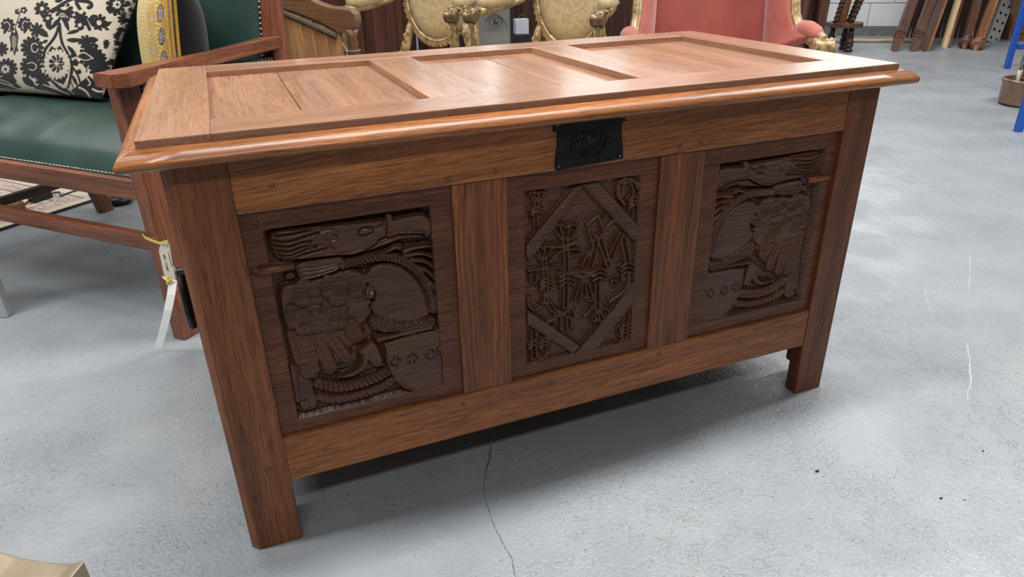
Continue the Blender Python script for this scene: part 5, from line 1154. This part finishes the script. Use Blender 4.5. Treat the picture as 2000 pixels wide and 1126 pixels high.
# leaning bed rails, carved legs, battens
def leanbox(name, u0, v0, u1, v1, back, wpx, th, label, mat, z0=0.0, zmax=.85):
    P, Q, d = lean(u0, v0, u1, v1, back, zmax, z0); d0 = float((RCV @ (P - CAM))[2]); wd_ = wpx * d0 / F_PX
    o = empty(name, tuple(P), 0, label, 'timber')
    side = RH - d * (RH @ d); side /= np.linalg.norm(side); dep_ = np.cross(side, d)
    if dep_ @ (P - CAM) < 0: dep_ = -dep_
    return o, P, Q, d, side, dep_, wd_
def beam(par, P, Q, side, dep_, w, th, mat, name, taper=1.0):
    b = MB(); A4 = [P - side * w * taper / 2, P + side * w * taper / 2, P + side * w * taper / 2 + dep_ * th, P - side * w * taper / 2 + dep_ * th]; B4 = [Q - side * w / 2, Q + side * w / 2, Q + side * w / 2 + dep_ * th, Q - side * w / 2 + dep_ * th]
    b.add(A4 + B4, [(0, 1, 5, 4), (1, 2, 6, 5), (2, 3, 7, 6), (3, 0, 4, 7), (3, 2, 1, 0), (4, 5, 6, 7)], tuple((Q - P) / np.linalg.norm(Q - P))); return b.build(name, mat, par)
for (u0, u1, lab) in ((1749, 1790, 'leaning square leg with carved collar, leftmost by the white wall'), (1785, 1826, 'leaning square leg with carved collar, second from the left')):
    o, P, Q, d, sd_, dp_, w_ = leanbox('table_leg', u0, 101, u1 - 5, 0, .15, 17, .09, lab, LEGW)
    lo = .19
    beam(o, P, P + d * lo, sd_, dp_, w_ * .98, w_ * .9, LEGW, 'tapered_foot', .52); beam(o, P + d * (lo + .0601), Q, sd_, dp_, w_ * .95, w_ * .9, LEGW, 'shaft')
    beam(o, P + d * (lo + .0005), P + d * (lo + .06), sd_, dp_, w_ * 1.0, w_ * .95, LEGW, 'collar_block')
    for h in (.005, .045): beam(o, P + d * (lo + h) - dp_ * .005, P + d * (lo + h + .012) - dp_ * .005, sd_, dp_, w_ * 1.12, w_ * 1.0, LEGW, 'collar_moulding')
    b = MB()
    for k in range(4): b.ball(P + d * (lo + .032) + sd_ * w_ * (-.36 + .24 * k) - dp_ * .002, w_ * .13, sc=(1, 1, 1.2), nu=6, nv=5)
    for k in range(3): b.ball(P + d * (lo - .03) + sd_ * w_ * (-.26 + .26 * k) - dp_ * .001, w_ * .12, sc=(.8, 1, 1.8), nu=6, nv=5)
    b.build('carving', LEGW, o, kind='stuff')
o, P, Q, d, sd_, dp_, w_ = leanbox('leaning_board', 1806, 101, 1843, 0, .15, 11, .09, 'leaning brown board with a paler front edge, between carved legs and cream batten', LEGW)
beam(o, P, Q, sd_, dp_, w_ * .62, .11, LEGW, 'face'); beam(o, P + sd_ * w_ * .52, Q + sd_ * w_ * .52, sd_, dp_, w_ * .4, .10, ORNW, 'pale_edge')
o, P, Q, d, sd_, dp_, w_ = leanbox('cream_batten', 1845, 94, 1873, 0, .15, 9, .03, 'leaning cream-edged batten, the palest timber by the wall', PALE)
beam(o, P, Q, sd_, dp_, w_, .05, PALE, 'pale_face'); beam(o, P + sd_ * w_ * .78, Q + sd_ * w_ * .78, sd_, dp_, w_ * .55, .07, LEGW, 'brown_side')
for (u0, v0, u1, lab) in ((1885, 97, 1912, 'leaning brown leg with a turned ball foot, left of the pair'), (1907, 100, 1944, 'leaning orange leg with a turned ball foot, right of the pair')):
    o, P, Q, d, sd_, dp_, w_ = leanbox('ball_foot_leg', u0, v0, u1, 0, .15, 13, .07, lab, ORNW)
    b = MB(); b.lathe(P + dp_ * .03, P + dp_ * .03 + d * .16, [(0, .018), (.22, .022), (.40, .026), (.46, .045), (.56, .060), (.68, .058), (.76, .035), (.82, .026), (.9, .032), (1, .034)], 16); b.build('turned_foot', LEGW if u0 < 1900 else ORNW, o)
    beam(o, P + d * .161, Q, sd_, dp_, w_, .06, ORNW if u0 > 1900 else LEGW, 'shaft')
# galvanised slotted upright
P, Q, d = lean(1938, 83, 1970, 0, .1); o = empty('slotted_upright', tuple(P), 0, 'galvanised slotted steel upright standing right of the leaning legs', 'upright')
sd_ = RH - d * (RH @ d); sd_ /= np.linalg.norm(sd_); dp_ = np.cross(sd_, d); dp_ = dp_ if dp_ @ (P - CAM) > 0 else -dp_; w_ = 21 * 6.48 / F_PX
L = np.linalg.norm(Q - P); V = []; F = []; b = MB(); pit = .095; ns = int(L / pit); sw = w_ * .09; sh = .030
def gp(x, h): return P + sd_ * x + d * h
def addq(x0, x1, h0, h1):
    q = [gp(x0, h0), gp(x1, h0), gp(x1, h1), gp(x0, h1)]; b.add(q + [p + dp_ * .003 for p in q], [(0, 1, 2, 3), (7, 6, 5, 4), (0, 4, 5, 1), (1, 5, 6, 2), (2, 6, 7, 3), (3, 7, 4, 0)])
xs_ = [-w_ / 2, -w_ * .25 - sw, -w_ * .25 + sw, w_ * .25 - sw, w_ * .25 + sw, w_ / 2]
for k in range(ns):
    h = k * pit
    for x0, x1 in zip(xs_, xs_[1:]):
        if (x0, x1) in ((xs_[1], xs_[2]), (xs_[3], xs_[4])):
            addq(x0, x1, h, h + (pit - sh) / 2); addq(x0, x1, h + (pit + sh) / 2, h + pit)
        else: addq(x0, x1, h, h + pit)
b.build('slotted_face', GALV, o, kind='stuff')
b = MB(); q = [gp(-w_ / 2, 0) + dp_ * .004, gp(-w_ / 2 + .004, 0) + dp_ * .004, gp(-w_ / 2 + .004, 0) + dp_ * .06, gp(-w_ / 2, 0) + dp_ * .06]; b.prism(q, d * L, 'z'); b.build('flange', GALV, o)
# dark headboard behind the leaning timber and a brown cupboard at the right
hb0 = WA + WD * .34 + WN * .16; o = empty('dark_headboard', tuple(hb0), 0, 'near-black wooden headboard leaning on the wall behind the timbers', 'headboard')
b = MB(); tl = -WN * .10; b.prism([hb0, hb0 + WD * 1.5, hb0 + WD * 1.5 + tl + np.array((0, 0, 1.1)), hb0 + tl + np.array((0, 0, 1.1))], WN * .03, 'x', .004, 2); pn_ = b.build('board', DKW, o)
for t in (.0, .72, 1.43):
    b = MB(); a = hb0 + WD * t + WN * .0305; b.prism([a, a + WD * .07, a + WD * .07 + tl + np.array((0, 0, 1.1)), a + tl + np.array((0, 0, 1.1))], WN * .02, 'z', .003, 1); b.build('stile', DKW, o)
q0 = FL(1992, 80); o = empty('brown_cupboard', tuple(q0), math.atan2(WD[1], WD[0]), 'plain brown cupboard behind the blue rack at the right edge', 'cupboard'); Mx = WM[o.name]
b = MB(); b.box(-.10, 1.3, .0, .30, .0, 1.2, 'z', .004, 2, Mx); b.build('carcass', WALN, o)
for x0 in (-.09, .61):
    b = MB(); b.box(x0, x0 + .68, -.02, -.001, .07, 1.16, 'z', .004, 2, Mx); d_ = b.build('door', WALN, o)
    b = MB(); b.ball(tuple(Mx @ Vector((x0 + .6, -.035, .7))), .016); b.build('knob', DKW, d_)
# blue rack
rA = FL(1969, 134); rB = FL(1992, 258); rd = rB - rA; rd /= np.linalg.norm(rd); ro = np.array((-rd[1], rd[0], 0)); ro = ro if ro @ RH > 0 else -ro
o = empty('blue_rack', tuple(rA), 0, 'bright blue steel rack with two uprights at the right edge of the floor', 'rack')
for P, w_ in ((rA, .040), (rB, .036)):
    b = MB(); b.prism([P - RH * w_ / 2, P + RH * w_ / 2, P + RH * w_ / 2 + VH * .03, P - RH * w_ / 2 + VH * .03], (0, 0, 1.7), 'z', .004, 1); b.build('upright', BLUE, o)
b = MB(); z = .135; a = rA + np.array((0, 0, z)); b.prism([a + RH * .031, a + RH * .9, a + RH * .9 + VH * .03, a + RH * .031 + VH * .03], (0, 0, .035), 'x', .003, 1); b.build('crossbar', BLUE, o)
b = MB(); a = rB + np.array((0, 0, .45)); b.prism([a + RH * .031, a + RH * .9, a + RH * .9 + VH * .03, a + RH * .031 + VH * .03], (0, 0, .035), 'x', .003, 1); b.build('crossbar', BLUE, o)
# copper pan with things standing in it
R_ = .135; pl = FL(1951, 205); pc = pl + RH * (R_ + .012) ; pc = np.array((pc[0], pc[1], 0.0))
o = empty('copper_pan', tuple(pc), 0, 'round copper pan with a rolled rim on the floor by the blue rack', 'pan')
b = MB(); prof = [(.0, .001), (.0, R_ * .93), (.012, R_ * .97), (.025, R_), (.125, R_ * 1.02), (.130, R_ * 1.07), (.138, R_ * 1.085), (.146, R_ * 1.06), (.146, R_ * 1.0), (.140, R_ * .975), (.03, R_ * .95), (.012, R_ * .9), (.012, .001)]
n = 48; V = []; F = []
for z, r in prof:
    for k in range(n): t = 2 * math.pi * k / n; V.append(pc + np.array((r * math.cos(t), r * math.sin(t), z)))
for i in range(len(prof) - 1):
    for k in range(n): F.append((i * n + k, i * n + (k + 1) % n, (i + 1) * n + (k + 1) % n, (i + 1) * n + k))
b.add(V, F, None, True); b.build('pan_body', COPPER, o)
b = MB(); b.lathe(pc + (0, 0, .0), pc + (0, 0, .008), [(0, R_ * .96), (1, R_ * .965)], 40); b.build('base_rim', IRON, o)
bg = PX(2012, 150, float((RCV @ (pc - CAM))[2]) - .02); o = empty('leather_bellows', (bg[0], bg[1], .02), 0, 'brown leather bellows standing in the copper pan', 'bellows')
b = MB(); b.tube([pc - RH * .02 + (0, 0, .014), pc - RH * .025 + (0, 0, .10), pc - RH * .01 + (0, 0, .20), pc + RH * .005 + (0, 0, .27), pc + RH * .02 + (0, 0, .31)], [.04, .068, .066, .05, .02], 16, None, True, .45, tuple(VH)); b.build('leather_bag', BRNL, o)
b = MB()
for h in (.10, .15, .20): b.tube([pc + RH * (-.032 + .11 * h) + RH * .067 * math.cos(t) + VH * .031 * math.sin(t) + np.array((0, 0, h)) for t in np.linspace(0, 2 * math.pi, 25)], .005, 6)
b.build('leather_fold', BRNL, o, kind='stuff')
o = empty('fire_tongs', tuple(pc - RH * .05 + (0, 0, .013)), 0, 'dark metal tool with pale tip leaning in the copper pan', 'tool')
b = MB(); b.tube([pc - VH * .04 - RH * .112 + (0, 0, .20), pc - VH * .04 - RH * .106 + (0, 0, .25), pc - VH * .04 - RH * .095 + (0, 0, .33), pc - VH * .04 - RH * .075 + (0, 0, .45)], [.006, .012, .014, .009], 10); b.build('handle', GREYM, o)
b = MB(); b.tube([pc - VH * .04 - RH * .098 + (0, 0, .014), pc - VH * .04 - RH * .108 + (0, 0, .10), pc - VH * .04 - RH * .112 + (0, 0, .20)], [.007, .009, .008], 8)
for k in range(5): b.ball(pc - VH * .05 - RH * (.112 - .001 * k) + np.array((0, 0, .148 + .012 * k)), .009, nu=6, nv=5)
b.build('tip', plain('pale_brass', (.55, .47, .36), .4, .5), o, kind='stuff')
# ================================================================ carved arm end in the foreground, bottom left
fz = .50; f0 = FL(165, 1090, fz); f1 = FL(0, 1080, fz); fx = f0 - f1; L = np.linalg.norm(fx); fx /= L; fy = np.array((fx[1], -fx[0], 0)); fy = fy if fy @ (np.array((CAM[0], CAM[1], 0)) - f0) > 0 else -fy
o = empty('carved_arm_chair', (f0[0] - fx[0] * .1, f0[1] - fx[1] * .1, 0), 0, 'pale bronze carved chair arm end poking in at the bottom left corner', 'chair')
def fp(x, y, z): return f0 + fx * x + fy * y + np.array((0, 0, z - fz))
b = MB(); prof = [(0, -.001), (-.012, -.005), (-.03, -.0045), (-.05, -.002), (-.066, .004), (-.09, .004), (-.20, .0)]
pts = [fp(x, 0, fz + z) for x, z in prof] + [fp(-.20, 0, fz - .03), fp(0, 0, fz - .03)]; b.prism(pts, fy * .05, tuple(fx), .0025, 3); b.build('arm', BEIGE, o)
for x in (-.0235, -.014): 
    b = MB(); b.prism([fp(x - .003, .0505, fz - .008), fp(x + .003, .0505, fz - .008), fp(x + .003, .0505, fz - .028), fp(x - .003, .0505, fz - .028)], fy * .004, 'z', .001, 2); b.build('flute', BEIGE, o)
b = MB(); b.tube([fp(-.030, .051, fz - .026), fp(-.034, .051, fz - .014), fp(-.045, .051, fz - .009), fp(-.08, .051, fz - .009), fp(-.13, .051, fz - .009)], .0018, 8); b.build('panel_bead', BEIGE, o)
b = MB(); b.prism([fp(-.06, .006, fz - .031), fp(-.015, .006, fz - .031), fp(-.015, .044, fz - .031), fp(-.06, .044, fz - .031)], (0, 0, -(fz - .031)), 'z', .003, 1); b.build('support_post', BEIGE, o)
